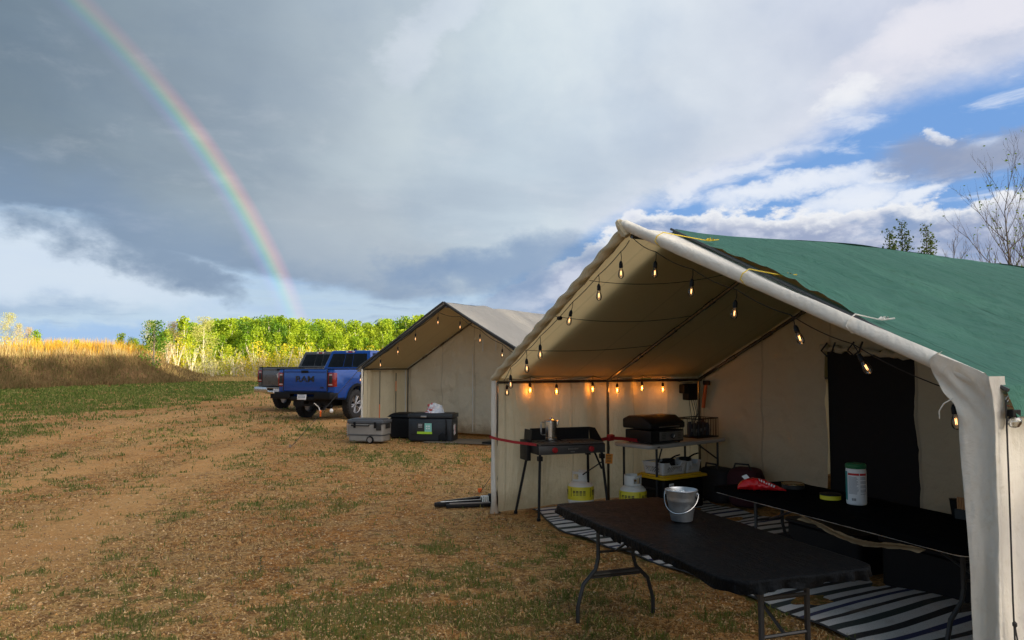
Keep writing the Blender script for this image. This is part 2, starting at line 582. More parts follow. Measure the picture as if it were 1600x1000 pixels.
def canvas_mat(name, c, trans, tcol, bump=0.5, folds=(3.0, 3.0, 0.8), stain=0.35, seam=None, mud=False, crumple=0.35):
    m = bpy.data.materials.new(name)
    m.use_nodes = True
    t = NT(m.node_tree)
    p = t.n['Principled BSDF']
    tc = t.node('ShaderNodeTexCoord').outputs['Object']
    a = t.noise(tc, 1.3, 6, 0.6)
    b_ = t.noise(tc, 9.0, 6, 0.7)
    base = t.mix(a, tuple(v * 0.86 for v in c), c)
    base = t.mix(t.m('MULTIPLY', t.smooth(b_, 0.5, 0.8), stain), base, tuple(v * q for v, q in zip(c, (0.62, 0.55, 0.42))))
    sxyz = t.node('ShaderNodeSeparateXYZ')
    t.l.new(tc, sxyz.inputs[0])
    sm = 0.0
    if seam:
        axis = sxyz.outputs[seam[0]]
        fr = t.m('FRACT', t.m('ADD', t.m('DIVIDE', axis, seam[1]), 10.37))
        sm = t.m('SUBTRACT', 1.0, t.smooth(t.m('ABSOLUTE', t.m('SUBTRACT', fr, 0.5)), 0.008 / seam[1], 0.016 / seam[1]))
        base = t.mix(t.m('MULTIPLY', sm, 0.45), base, tuple(v * 0.5 for v in c))
    if mud:
        mz = t.m('ADD', sxyz.outputs[2], t.m('MULTIPLY', t.noise(tc, 5.0, 5, 0.7), -0.45))
        base = t.mix(t.m('MULTIPLY', t.smooth(mz, 0.12, -0.20), 0.75), base, (0.26, 0.17, 0.085))
    fine = t.noise(tc, 55.0, 3, 0.8)
    base = t.mix(t.m('MULTIPLY', t.smooth(fine, 0.66, 0.78), stain), base, tuple(v * 0.45 for v in c))
    t.put(p.inputs['Base Color'], base)
    p.inputs['Roughness'].default_value = 0.85
    p.inputs['Specular IOR Level'].default_value = 0.2
    wr = t.noise(t.vm('MULTIPLY', tc, folds), 1.6, 5, 0.55, dist=0.8)
    wr2 = t.noise(t.vm('MULTIPLY', tc, (1, 1, 1)), 7.0, 5, 0.6, dist=0.5)
    bp = t.node('ShaderNodeBump')
    bp.inputs['Strength'].default_value = bump
    bp.inputs['Distance'].default_value = 0.06
    t.l.new(t.m('ADD', t.m('ADD', wr, t.m('MULTIPLY', wr2, crumple)), t.m('MULTIPLY', sm, 0.12)), bp.inputs['Height'])
    weave = t.noise(tc, 420.0, 2, 0.5)
    b2 = t.node('ShaderNodeBump')
    b2.inputs['Strength'].default_value = 0.12
    b2.inputs['Distance'].default_value = 0.004
    t.l.new(weave, b2.inputs['Height'])
    t.l.new(bp.outputs[0], b2.inputs['Normal'])
    t.l.new(b2.outputs[0], p.inputs['Normal'])
    tr = t.node('ShaderNodeBsdfTranslucent')
    tr.inputs['Color'].default_value = (*tcol, 1)
    t.l.new(bp.outputs[0], tr.inputs['Normal'])
    mx = t.node('ShaderNodeMixShader')
    mx.inputs[0].default_value = trans
    t.l.new(p.outputs[0], mx.inputs[1])
    t.l.new(tr.outputs[0], mx.inputs[2])
    t.l.new(mx.outputs[0], t.n['Material Output'].inputs[0])
    return m


def glass_mat(name, c, alpha=0.15, rough=0.05):
    """thin glass: mostly lets light through, with a clear reflection"""
    m = bpy.data.materials.new(name)
    m.use_nodes = True
    t = NT(m.node_tree)
    t.n.remove(t.n['Principled BSDF'])
    tr = t.node('ShaderNodeBsdfTransparent')
    tr.inputs[0].default_value = (*c, 1)
    gl = t.node('ShaderNodeBsdfGlossy')
    gl.inputs['Roughness'].default_value = rough
    fr = t.node('ShaderNodeFresnel')
    fr.inputs[0].default_value = 1.5
    mx = t.node('ShaderNodeMixShader')
    t.l.new(t.m('ADD', fr.outputs[0], alpha, clamp=True), mx.inputs[0])
    t.l.new(tr.outputs[0], mx.inputs[1])
    t.l.new(gl.outputs[0], mx.inputs[2])
    t.l.new(mx.outputs[0], t.n['Material Output'].inputs[0])
    return m


def emit_mat(name, c, s):
    m = bpy.data.materials.new(name)
    m.use_nodes = True
    t = NT(m.node_tree)
    t.n.remove(t.n['Principled BSDF'])
    e = t.node('ShaderNodeEmission')
    e.inputs[0].default_value = (*c, 1)
    e.inputs[1].default_value = s
    t.l.new(e.outputs[0], t.n['Material Output'].inputs[0])
    return m


def leaf_mat(name, c1, c2, trans=0.35, zlow=None, cell=0.5):
    m = bpy.data.materials.new(name)
    m.use_nodes = True
    t = NT(m.node_tree)
    p = t.n['Principled BSDF']
    tc = t.node('ShaderNodeTexCoord').outputs['Object']
    oi = t.node('ShaderNodeObjectInfo').outputs['Random']
    n = t.noise(tc, cell, 3, 0.7)
    f = t.m('ADD', t.smooth(n, 0.3, 0.7), t.m('MULTIPLY', t.m('SUBTRACT', oi, 0.5), 1.3), clamp=True)
    base = t.mix(f, c1, c2)
    if zlow:
        sp = t.node('ShaderNodeSeparateXYZ')
        t.l.new(tc, sp.inputs[0])
        base = t.mix(t.smooth(sp.outputs[2], zlow[1], zlow[0]), base, zlow[2])
    t.put(p.inputs['Base Color'], base)
    p.inputs['Roughness'].default_value = 0.55
    p.inputs['Specular IOR Level'].default_value = 0.3
    tr = t.node('ShaderNodeBsdfTranslucent')
    t.put(tr.inputs['Color'], base)
    mx = t.node('ShaderNodeMixShader')
    mx.inputs[0].default_value = trans
    t.l.new(p.outputs[0], mx.inputs[1])
    t.l.new(tr.outputs[0], mx.inputs[2])
    t.l.new(mx.outputs[0], t.n['Material Output'].inputs[0])
    return m


M = {}
M['canvas_roof'] = canvas_mat('canvas_roof', (0.76, 0.63, 0.42), 0.46, (0.84, 0.62, 0.30), 0.3, (1.0, 0.6, 1.0), 0.2, seam=(1, 0.92))
M['canvas_wall'] = canvas_mat('canvas_wall', (0.80, 0.72, 0.53), 0.32, (0.78, 0.66, 0.40), 0.9, (2.4, 2.4, 0.45), 0.35, seam=(1, 0.94), mud=True)
M['canvas_front'] = canvas_mat('canvas_front', (0.72, 0.66, 0.49), 0.30, (0.55, 0.48, 0.34), 0.8, (1.2, 1.2, 1.2), 0.25, seam=(0, 0.98), mud=True)
M['canvas_far'] = canvas_mat('canvas_far', (0.88, 0.80, 0.62), 0.22, (0.74, 0.66, 0.48), 0.9, (1.2, 1.2, 1.0), 0.2, seam=(0, 0.98), mud=True)
M['canvas_white'] = canvas_mat('canvas_white', (0.86, 0.84, 0.77), 0.10, (0.6, 0.55, 0.45), 0.7, (1.6, 1.6, 0.8), 0.35, mud=True)
M['tarp_green'] = canvas_mat('tarp_green', (0.064, 0.195, 0.148), 0.08, (0.03, 0.16, 0.10), 0.7, (0.8, 1.6, 1.0), 0.55, seam=(1, 1.83), crumple=0.9)
M['tarp_grey'] = canvas_mat('tarp_grey', (0.58, 0.56, 0.51), 0.30, (0.5, 0.45, 0.36), 0.8, (0.5, 2.6, 1.0), 0.2)
M['tarp_dark'] = mat('tarp_dark', (0.055, 0.06, 0.065), 0.6)
M['pole'] = mat('pole', (0.13, 0.125, 0.12), 0.22, 0.9, 0.3, 20)
M['black_metal'] = mat('black_metal', (0.010, 0.010, 0.011), 0.5, 0.1, 0.3, 12, 0.1, 90, spec=0.3)
M['black_plastic'] = mat('black_plastic', (0.005, 0.0055, 0.007), 0.5, spec=0.22, metal=0.0, var=0.3, scale=10, bump=0.08, bscale=60)
M['steel'] = mat('steel', (0.62, 0.62, 0.61), 0.22, 1.0, 0.12, 10, 0.03, 30)
M['dull_steel'] = mat('dull_steel', (0.36, 0.35, 0.34), 0.36, 0.9, 0.15, 10)
M['galv'] = mat('galv', (0.42, 0.45, 0.48), 0.38, 0.9, 0.35, 22, 0.06, 20)
M['wire'] = mat('wire', (0.012, 0.012, 0.012), 0.6)
M['rope_black'] = mat('rope_black', (0.03, 0.03, 0.03), 0.8)
M['rope_yellow'] = mat('rope_yellow', (0.70, 0.52, 0.03), 0.6)
M['rope_white'] = mat('rope_white', (0.72, 0.72, 0.68), 0.7)
M['orange'] = mat('orange', (0.85, 0.16, 0.02), 0.5)
M['red'] = mat('red', (0.34, 0.010, 0.014), 0.55, bump=0.1)
M['white_plastic'] = mat('white_plastic', (0.72, 0.73, 0.73), 0.4, 0, 0.06)
M['white_paint'] = mat('white_paint', (0.74, 0.76, 0.74), 0.38, 0, 0.06, 6, dirt=(0.4, 0.36, 0.3), dirt_amt=0.3)
M['yellow'] = mat('yellow', (0.74, 0.46, 0.012), 0.45, 0, 0.1)
M['label_yellow'] = mat('label_yellow', (0.70, 0.62, 0.03), 0.45, 0, 0.1)
M['ink'] = mat('ink', (0.02, 0.02, 0.02), 0.6)
M['ink_red'] = mat('ink_red', (0.5, 0.02, 0.02), 0.6)
M['paper'] = mat('paper', (0.75, 0.76, 0.78), 0.6, 0, 0.05)
M['teal'] = mat('teal', (0.01, 0.24, 0.24), 0.4)
M['green_lid'] = mat('green_lid', (0.01, 0.13, 0.05), 0.4)
M['blue_label'] = mat('blue_label', (0.05, 0.2, 0.55), 0.4)
M['glass'] = glass_mat('glass', (1, 0.97, 0.92), 0.02)
M['filament'] = emit_mat('filament', (1.0, 0.45, 0.10), 14)
M['filament_dim'] = emit_mat('filament_dim', (1.0, 0.46, 0.16), 2.6)
M['bark_pale'] = mat('bark_pale', (0.70, 0.64, 0.46), 0.8, 0, 0.3, 3)
M['bark_dark'] = mat('bark_dark', (0.15, 0.115, 0.085), 0.85, 0, 0.3, 3)

# ------------------------------------------------------------------ the lie of the land
TENT1 = (-0.2, 8.5, R(-60))
TENT2 = (-3.53, 17.4, R(-31.8))


def T1(a, b, z=0.0):
    c_, s_ = math.cos(TENT1[2]), math.sin(TENT1[2])
    return (TENT1[0] + a * c_ - b * s_, TENT1[1] + a * s_ + b * c_, z)


def T2(a, b, z=0.0):
    c_, s_ = math.cos(TENT2[2]), math.sin(TENT2[2])
    return (TENT2[0] + a * c_ - b * s_, TENT2[1] + a * s_ + b * c_, z)


def foot_line(y):
    """x of the berm's foot at y"""
    return -33.2 + (y - 48) * 0.17 + 1.3 * np.sin(y * 0.21)


def ground_h(x, y, fine=True):
    x = np.asarray(x, float)
    y = np.asarray(y, float)
    h = 0.06 * sstep(y, 15, 20) * sstep(-x, 4.3, 5.6)
    far = sstep(np.hypot(x, y), 30, 90)
    h = h + (fbm(x * 0.03 + 40, y * 0.03 + 12, 3) - 0.5) * 0.8 * far
    # bank of bare earth on the left
    s = foot_line(y) - x
    taper = 1 - sstep(y, 65, 80)
    prof = sstep(s, -0.3, 6.5)
    hb = (2.45 + (fbm(x * 0.12, y * 0.12, 3) - 0.5) * 0.9) * prof * taper
    hb = hb + (fbm(x * 0.8, y * 0.8, 3) - 0.5) * 0.45 * sstep(s, 0, 1.5) * (1 - sstep(s, 6, 9)) * taper
    h = h + hb
    if fine:
        nearw = 1 - sstep(np.hypot(x, y), 18, 50)
        h = h + nearw * ((fbm(x * 1.3, y * 1.3, 3) - 0.5) * 0.035 + (fbm(x * 7, y * 7, 3) - 0.5) * 0.018)
        # wheel ruts of the dirt track heading for the trucks
        for off in (-8.6, -6.6):
            cx = off + (y - 14) * 0.05
            h = h - 0.03 * np.exp(-((x - cx) / 0.22) ** 2) * sstep(y, 3, 6) * (1 - sstep(y, 24, 30))
    return h


def track_mask(x, y):
    x = np.asarray(x, float)
    y = np.asarray(y, float)
    c0_ = -5.6 - 0.055 * (y - 8) + 0.35 * np.sin(y * 0.35)
    w = 0.55 + 0.25 * fbm(y * 0.4, y * 0 + 3, 2)
    t_ = np.exp(-((x - c0_ - 0.95) / w) ** 2) + np.exp(-((x - c0_ + 1.0) / w) ** 2)
    t2_ = 0.8 * np.exp(-((x + 10.4 + (y - 14) * 0.03) / 0.7) ** 2)
    n = fbm(x * 1.7 + 8, y * 0.8 + 2, 3)
    return np.clip(np.maximum(t_, t2_) * sstep(n, 0.28, 0.52), 0, 1) * (1 - sstep(y, 24, 40))


def grass_mask(x, y):
    """0..1 how green the ground is"""
    x = np.asarray(x, float)
    y = np.asarray(y, float)
    n = fbm(x * 0.9 + 5, y * 0.9 + 3, 4)
    n2 = fbm(x * 3.1 + 1, y * 3.1 + 8, 3)
    big = fbm(x * 0.16 + 9, y * 0.16, 3)
    # verge between the track and the bank
    edge = -11.0 - 0.15 * (y - 18) + (n - 0.5) * 3.0
    verge = sstep(edge - x, -0.3, 1.2) * (1 - sstep(x * 0 + y, 62, 72) * 0.5)
    rut = np.exp(-((x + 14.0 - (y - 20) * 0.13 + 0.25 * np.sin(y * 0.5)) / 0.62) ** 2) * (1 - sstep(y, 34, 48))
    verge = verge * (1 - 0.95 * rut) * (0.22 + 0.78 * sstep(n + (n2 - 0.5) * 0.7, 0.38, 0.58))
    # patches near the camera and a strip between the ruts
    patch = np.exp(-(((x + 0.3) / 3.2) ** 2 + ((y - 5.0) / 1.35) ** 2) * 0.8)
    n3 = fbm(x * 5.2 + 11, y * 7.5 + 2, 3)
    patch = sstep(patch * 0.62 + (n - 0.5) * 1.1 + (n3 - 0.5) * 2.6 - 0.12 * (n3 < 0.45), 0.28, 0.75) * 0.9
    strip = np.exp(-((x + 5.0 + (y - 16) * 0.06) / 0.40) ** 2) * sstep(y, 11, 14) * (1 - sstep(y, 19, 22))
    strip = strip * sstep(n + n2, 0.85, 1.15)
    spots = sstep(n * 0.45 + n2 * 0.55, 0.56, 0.70) * 0.7 * (1 - sstep(np.hypot(x, y), 22, 30))
    rest = sstep(big, 0.45, 0.6) * sstep(y, 32, 60) * sstep(x, -14, -8) * 0.9 + sstep(x, 8, 16) * 0.8 + sstep(-y, 3, 9) * 0.7
    spots = spots * (1 - track_mask(x, y))
    g = np.maximum.reduce([verge, patch, strip, spots, rest])
    t1 = np.maximum(np.minimum(sstep(x, 0, 0.2), 1), 0)
    return np.clip(g, 0, 1)


def build_ground():
    fine = np.linspace(-44, 44, 560)
    coarse = np.linspace(44, 316, 70)[1:-1]
    ang = np.radians(np.concatenate([fine, coarse]))
    rad = np.concatenate([[0.05, 0.8, 1.6, 2.4], np.geomspace(3.0, 110, 430), np.geomspace(115, 1400, 26)])
    A, Rd = np.meshgrid(ang, rad, indexing='ij')
    X = Rd * np.sin(A)
    Y = Rd * np.cos(A)
    Z = ground_h(X, Y)
    na, nr = A.shape
    idx = np.arange(na * nr).reshape(na, nr)
    nx = np.roll(idx, -1, axis=0)
    F = np.stack([idx[:, :-1], idx[:, 1:], nx[:, 1:], nx[:, :-1]], -1).reshape(-1, 4)
    V = np.stack([X, Y, Z], -1).reshape(-1, 3)
    g = grass_mask(X, Y).ravel()
    s = foot_line(Y) - X
    bank = (sstep(s, -0.6, 1.0) * (1 - sstep(Y, 74, 82))).ravel()
    m = bpy.data.materials.new('ground')
    m.use_nodes = True
    t = NT(m.node_tree)
    p = t.n['Principled BSDF']
    co = t.node('ShaderNodeTexCoord').outputs['Object']
    ag = t.node('ShaderNodeAttribute', attribute_name='grass').outputs['Fac']
    ab = t.node('ShaderNodeAttribute', attribute_name='bank').outputs['Fac']
    big = t.noise(t.vm('MULTIPLY', co, (1.0, 0.35, 1)), 0.55, 5, 0.6, dist=0.6)
    mid = t.noise(co, 2.2, 6, 0.65)
    fin = t.noise(co, 26.0, 5, 0.75)
    vfin = t.noise(co, 95.0, 4, 0.8)
    dirt = t.mix(t.smooth(big, 0.36, 0.62), (0.50, 0.205, 0.042), (0.60, 0.335, 0.110))
    dirt = t.mix(t.m('MULTIPLY', t.smooth(mid, 0.42, 0.66), 0.7), dirt, (0.50, 0.33, 0.13))
    mot = t.noise(co, 7.5, 5, 0.7)
    dirt = t.mix(t.m('MULTIPLY', t.smooth(mot, 0.48, 0.60), 0.75), dirt, (0.19, 0.085, 0.028))
    dirt = t.mix(t.m('MULTIPLY', t.smooth(fin, 0.49, 0.62), 0.85), dirt, (0.16, 0.080, 0.030))
    dirt = t.mix(t.m('MULTIPLY', t.smooth(fin, 0.46, 0.34), 0.8), dirt, (0.66, 0.47, 0.24))
    dirt = t.mix(t.m('MULTIPLY', t.smooth(vfin, 0.52, 0.64), 0.75), dirt, (0.09, 0.045, 0.018))
    dirt = t.mix(t.m('MULTIPLY', t.smooth(vfin, 0.42, 0.30), 0.6), dirt, (0.72, 0.57, 0.36))
    atk = t.node('ShaderNodeAttribute', attribute_name='track').outputs['Fac']
    dirt = t.mix(t.m('MULTIPLY', atk, 0.72), dirt, t.mix(mid, (0.56, 0.275, 0.085), (0.66, 0.40, 0.17)))
    grs = t.mix(fin, (0.050, 0.085, 0.014), (0.15, 0.17, 0.04))
    gm = t.smooth(t.m('ADD', ag, t.m('MULTIPLY', t.m('SUBTRACT', fin, 0.5), 1.3)), 0.3, 0.75)
    base = t.mix(t.m('MULTIPLY', gm, 0.62), dirt, grs)
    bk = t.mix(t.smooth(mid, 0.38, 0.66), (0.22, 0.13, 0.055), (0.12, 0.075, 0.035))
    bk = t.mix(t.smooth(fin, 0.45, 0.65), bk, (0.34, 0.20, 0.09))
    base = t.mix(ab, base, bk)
    t.put(p.inputs['Base Color'], base)
    p.inputs['Roughness'].default_value = 0.95
    p.inputs['Specular IOR Level'].default_value = 0.15
    bp = t.node('ShaderNodeBump')
    bp.inputs['Strength'].default_value = 0.9
    bp.inputs['Distance'].default_value = 0.03
    t.l.new(t.m('ADD', fin, t.m('MULTIPLY', vfin, 0.5)), bp.inputs['Height'])
    t.l.new(bp.outputs[0], p.inputs['Normal'])
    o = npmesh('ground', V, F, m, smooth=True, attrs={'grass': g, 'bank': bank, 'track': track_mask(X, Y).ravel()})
    o['kind'] = 'structure'
    o['label'] = 'flat sandy gravel ground with grassy verge and earth bank at left'


build_ground()


def blades(n, xs, ys, hmin, hmax, w, lean, seed, zoff=0.0, attr=True):
    r = np.random.RandomState(seed)
    h = r.uniform(hmin, hmax, n)
    a = r.uniform(0, 2 * np.pi, n)
    l_ = r.uniform(0.2, 1, n) * lean * h
    z = ground_h(xs, ys) + zoff
    ca, sa = np.cos(a), np.sin(a)
    b = r.uniform(0, 2 * np.pi, n)
    wx, wy = np.cos(b) * w / 2, np.sin(b) * w / 2
    p0 = np.stack([xs - wx, ys - wy, z - 0.01], -1)
    p1 = np.stack([xs + wx, ys + wy, z - 0.01], -1)
    mx, my, mz = xs + ca * l_ * 0.35, ys + sa * l_ * 0.35, z + h * 0.6
    p2 = np.stack([mx + wx * .7, my + wy * .7, mz], -1)
    p3 = np.stack([mx - wx * .7, my - wy * .7, mz], -1)
    p4 = np.stack([xs + ca * l_, ys + sa * l_, z + h * 0.95], -1)
    V = np.stack([p0, p1, p2, p3, p4], 1).reshape(-1, 3)
    k = np.arange(n)[:, None] * 5
    F = np.concatenate([k + [0, 1, 2], k + [0, 2, 3], k + [3, 2, 4]], 1).reshape(-1, 3)
    return V, F


def stuff(name, V, F, m, label):
    o = npmesh(name, V, F, m)
    o['kind'] = 'stuff'
    o['label'] = label
    return o


def tuft_mat(name, cols, sc=3.0, trans=0.25):
    m = bpy.data.materials.new(name)
    m.use_nodes = True
    t = NT(m.node_tree)
    p = t.n['Principled BSDF']
    tc = t.node('ShaderNodeTexCoord').outputs['Object']
    gi = t.node('ShaderNodeNewGeometry').outputs['Random Per Island']
    n = t.noise(tc, sc, 4, 0.6)
    f = t.m('ADD', t.m('MULTIPLY', gi, 0.6), t.m('MULTIPLY', n, 0.5), clamp=True)
    k = len(cols)
    base = t.ramp(f, [(i / (k - 1), c) for i, c in enumerate(cols)])
    t.put(p.inputs['Base Color'], base)
    p.inputs['Roughness'].default_value = 0.8
    p.inputs['Specular IOR Level'].default_value = 0.15
    tr = t.node('ShaderNodeBsdfTranslucent')
    t.put(tr.inputs['Color'], base)
    mx = t.node('ShaderNodeMixShader')
    mx.inputs[0].default_value = trans
    t.l.new(p.outputs[0], mx.inputs[1])
    t.l.new(tr.outputs[0], mx.inputs[2])
    t.l.new(mx.outputs[0], t.n['Material Output'].inputs[0])
    return m


def in_tent(x, y):
    c_, s_ = math.cos(TENT1[2]), math.sin(TENT1[2])
    a = (x - TENT1[0]) * c_ + (y - TENT1[1]) * s_
    b = -(x - TENT1[0]) * s_ + (y - TENT1[1]) * c_
    r = (a > -0.05) & (b > 0.05) & (b < 7.5) & (a < 5.5)
    c2, s2 = math.cos(TENT2[2]), math.sin(TENT2[2])
    a = (x - TENT2[0]) * c2 + (y - TENT2[1]) * s2
    b = -(x - TENT2[0]) * s2 + (y - TENT2[1]) * c2
    return r | ((a > -0.05) & (b > 0.05) & (b < 7.5) & (a < 5.0))


def scatter_polar(n, r0, r1, a0, a1, seed, power=1.0):
    """points denser near the camera"""
    r = np.random.RandomState(seed)
    rad = r0 * (r1 / r0) ** (r.rand(n) ** power)
    a = np.radians(r.uniform(a0, a1, n))
    return rad * np.sin(a), rad * np.cos(a)


def build_ground_cover():
    # green blades
    x, y = scatter_polar(560000, 3.2, 72, -46, 40, 3, 0.80)
    g = grass_mask(x, y)
    d0 = np.hypot(x, y)
    thin = sstep(fbm(x * 2.3 + 4, y * 2.3, 3), 0.40, 0.62) * 0.035 * (1 - sstep(d0, 14, 30)) * (1 - track_mask(x, y))
    keep = (np.random.RandomState(5).rand(len(x)) < g ** 1.6 * np.where(d0 < 9, 0.55, 0.85) + thin) & ~in_tent(x, y)
    x, y = x[keep], y[keep]
    d = np.hypot(x, y)
    V, F = blades(len(x), x, y, 0.012, 0.055, 0.004, 0.9, 4)
    gb = V.reshape(-1, 5, 3)
    g0 = gb[:, :1, 2].copy()
    gb[:, :, 2] = g0 + (gb[:, :, 2] - g0) * (1 + np.clip(d - 12, 0, 40) * 0.05)[:, None]
    w = (0.0028 + 0.0007 * d)
    c0 = V.reshape(-1, 5, 3)
    mid = (c0[:, 0] + c0[:, 1]) / 2
    for i in (0, 1, 2, 3):
        base = mid if i < 2 else (c0[:, 2] + c0[:, 3]) / 2
        c0[:, i] = base + (c0[:, i] - base) * (w / 0.004)[:, None]
    stuff('grass', c0.reshape(-1, 3), F, tuft_mat('grass_blades', [(0.030, 0.055, 0.012), (0.08, 0.13, 0.025), (0.16, 0.20, 0.045), (0.36, 0.29, 0.13)], 1.5), 'short patchy green grass on the gravel and along the verge')
    # dry litter: straws lying almost flat
    x, y = scatter_polar(130000, 3.0, 30, -46, 46, 13, 0.8)
    g = fbm(x * 0.8 + 31, y * 0.8 + 7, 3)
    keep = (np.random.RandomState(6).rand(len(x)) < sstep(g, 0.34, 0.62) * (1 - .9 * track_mask(x, y))) & ~in_tent(x, y)
    x, y = x[keep], y[keep]
    n = len(x)
    r = np.random.RandomState(8)
    a = r.uniform(0, 2 * np.pi, n)
    d = np.hypot(x, y)
    L = r.gamma(2.0, 0.0055, n) + 0.003
    w = 0.0010 + 0.00034 * d
    z = ground_h(x, y)
    t1 = r.uniform(-0.004, 0.022, n)
    ca, sa = np.cos(a), np.sin(a)
    P0 = np.stack([x - ca * L, y - sa * L, z + 0.004], -1)
    P1 = np.stack([x + ca * L, y + sa * L, z + 0.006 + t1], -1)
    W = np.stack([-sa * w, ca * w, 0 * w], -1)
    V = np.stack([P0 - W, P0 + W, P1 + W, P1 - W], 1).reshape(-1, 3)
    F = (np.arange(n)[:, None] * 4 + [0, 1, 2, 3])
    stuff('straw_litter', V, F, tuft_mat('straw', [(0.10, 0.055, 0.022), (0.36, 0.22, 0.085), (0.60, 0.42, 0.19), (0.09, 0.05, 0.025), (0.44, 0.27, 0.10)], 2.0, 0.1), 'dry straw and dead grass scattered over the gravel')
    # pebbles
    x, y = scatter_polar(210000, 3.0, 30, -46, 46, 23, 0.8)
    keep = ~in_tent(x, y)
    x, y = x[keep], y[keep]
    n = len(x)
    r = np.random.RandomState(9)
    d = np.hypot(x, y)
    s = r.gamma(1.7, 0.0022, n) + 0.002 + 0.00030 * d
    z = ground_h(x, y)
    th = r.uniform(0, 6.28, n)
    base = np.array([(1, 0, 0), (0.2, 0.95, 0), (-0.9, 0.3, 0), (-0.3, -0.85, 0), (0.1, 0.05, 0.75)])
    c_, s_ = np.cos(th)[:, None], np.sin(th)[:, None]
    bx = base[None, :, 0] * c_ - base[None, :, 1] * s_
    by = base[None, :, 0] * s_ + base[None, :, 1] * c_
    V = np.stack([x[:, None] + bx * s[:, None], y[:, None] + by * s[:, None], z[:, None] - 0.002 + base[None, :, 2] * s[:, None]], -1).reshape(-1, 3)
    k = np.arange(n)[:, None] * 5
    F = np.concatenate([k + [0, 1, 4], k + [1, 2, 4], k + [2, 3, 4], k + [3, 0, 4]], 1).reshape(-1, 3)
    stuff('pebbles', V, F, tuft_mat('pebble', [(0.12, 0.055, 0.02), (0.46, 0.24, 0.08), (0.66, 0.46, 0.24), (0.16, 0.09, 0.045), (0.80, 0.66, 0.46)], 5.0, 0.0), 'small pebbles strewn over the sandy ground')
    # a few weeds with upright stems
    # dry grass over the bank
    r = np.random.RandomState(31)
    n = 130000
    y = r.uniform(38, 81, n)
    s = r.uniform(-1.2, 11, n)
    x = foot_line(y) - s
    w = fbm(x * 0.5, y * 0.5, 3)
    top = s > 5.0
    keep = (r.rand(n) < np.where(top, 0.9, 0.30 + 0.6 * sstep(w, 0.4, 0.6))) & ((y < 76) | (s < 7))
    x, y, top = x[keep], y[keep], top[keep]
    V, F = blades(len(x), x, y, 0.25, 0.85, 0.035, 0.5, 33)
    hsc = np.where(top, 0.55 + 1.5 * fbm(x * 0.7, y * 0.7, 3), 0.75)
    c0 = V.reshape(-1, 5, 3)
    gz = c0[:, :1, 2].copy()
    c0[:, :, 2] = gz + (c0[:, :, 2] - gz) * hsc[:, None]
    tp = np.repeat(top, 5)
    idx = np.cumsum(tp) - 1
    Fk = top.repeat(3)
    Ff = F[~Fk]
    Vall = c0.reshape(-1, 3)
    used = ~tp
    rem = np.cumsum(used) - 1
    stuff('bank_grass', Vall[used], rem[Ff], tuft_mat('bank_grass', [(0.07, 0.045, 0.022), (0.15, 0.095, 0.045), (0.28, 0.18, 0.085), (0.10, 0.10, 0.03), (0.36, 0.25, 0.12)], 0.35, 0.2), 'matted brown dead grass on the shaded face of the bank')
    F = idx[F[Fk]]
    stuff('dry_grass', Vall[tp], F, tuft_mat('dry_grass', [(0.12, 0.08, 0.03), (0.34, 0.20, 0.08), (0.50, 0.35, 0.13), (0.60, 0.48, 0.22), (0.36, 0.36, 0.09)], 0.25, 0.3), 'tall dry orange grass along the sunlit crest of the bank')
    # orange willow scrub on the plateau behind the bank's crest and in front of the woods
    n = 60000
    y = r.uniform(52, 84, n)
    x = foot_line(y) - r.uniform(5.5, 42, n)
    w = fbm(x * 0.25 + 3, y * 0.25, 3)
    keep = r.rand(n) < sstep(w, 0.30, 0.55)
    x, y = x[keep], y[keep]
    V, F = blades(len(x), x, y, 0.6, 1.8, 0.045, 0.25, 35)
    stuff('willow_scrub', V, F, tuft_mat('willow_scrub', [(0.42, 0.20, 0.03), (0.60, 0.32, 0.04), (0.70, 0.46, 0.06), (0.55, 0.55, 0.07)], 0.2, 0.35), 'thicket of orange willow shoots behind the crest of the bank')
    # straw coloured margin below the woods
    n = 50000
    y = r.uniform(66, 80, n)
    x = r.uniform(-34, 2, n)
    V, F = blades(n, x, y, 0.15, 0.6, 0.04, 0.5, 37)
    stuff('meadow_edge', V, F, tuft_mat('meadow_edge', [(0.30, 0.20, 0.08), (0.52, 0.38, 0.15), (0.66, 0.50, 0.22)], 0.3, 0.3), 'pale straw grass along the foot of the aspen wood')


build_ground_cover()

# ------------------------------------------------------------------ trees
def leaf_cloud(n, seed, fn, size, jitter=0.6):
    """n small bent leaf sprays; fn(r, n) gives centres"""
    r = np.random.RandomState(seed)
    c = fn(r, n)
    n = len(c)
    u = r.normal(size=(n, 3))
    u /= np.linalg.norm(u, axis=1)[:, None]
    w = np.cross(u, r.normal(size=(n, 3)))
    w /= np.linalg.norm(w, axis=1)[:, None]
    s = size * r.uniform(1 - jitter, 1 + jitter, n)[:, None]
    V = np.stack([c - u * s, c + w * s * 0.55, c + u * s, c - w * s * 0.55], 1).reshape(-1, 3)
    F = np.arange(n)[:, None] * 4 + [0, 1, 2, 3]
    return V, F


def mesh_of(name, V, F, m):
    o = npmesh(name, V, F, m)
    me = o.data
    bpy.data.objects.remove(o)
    return me


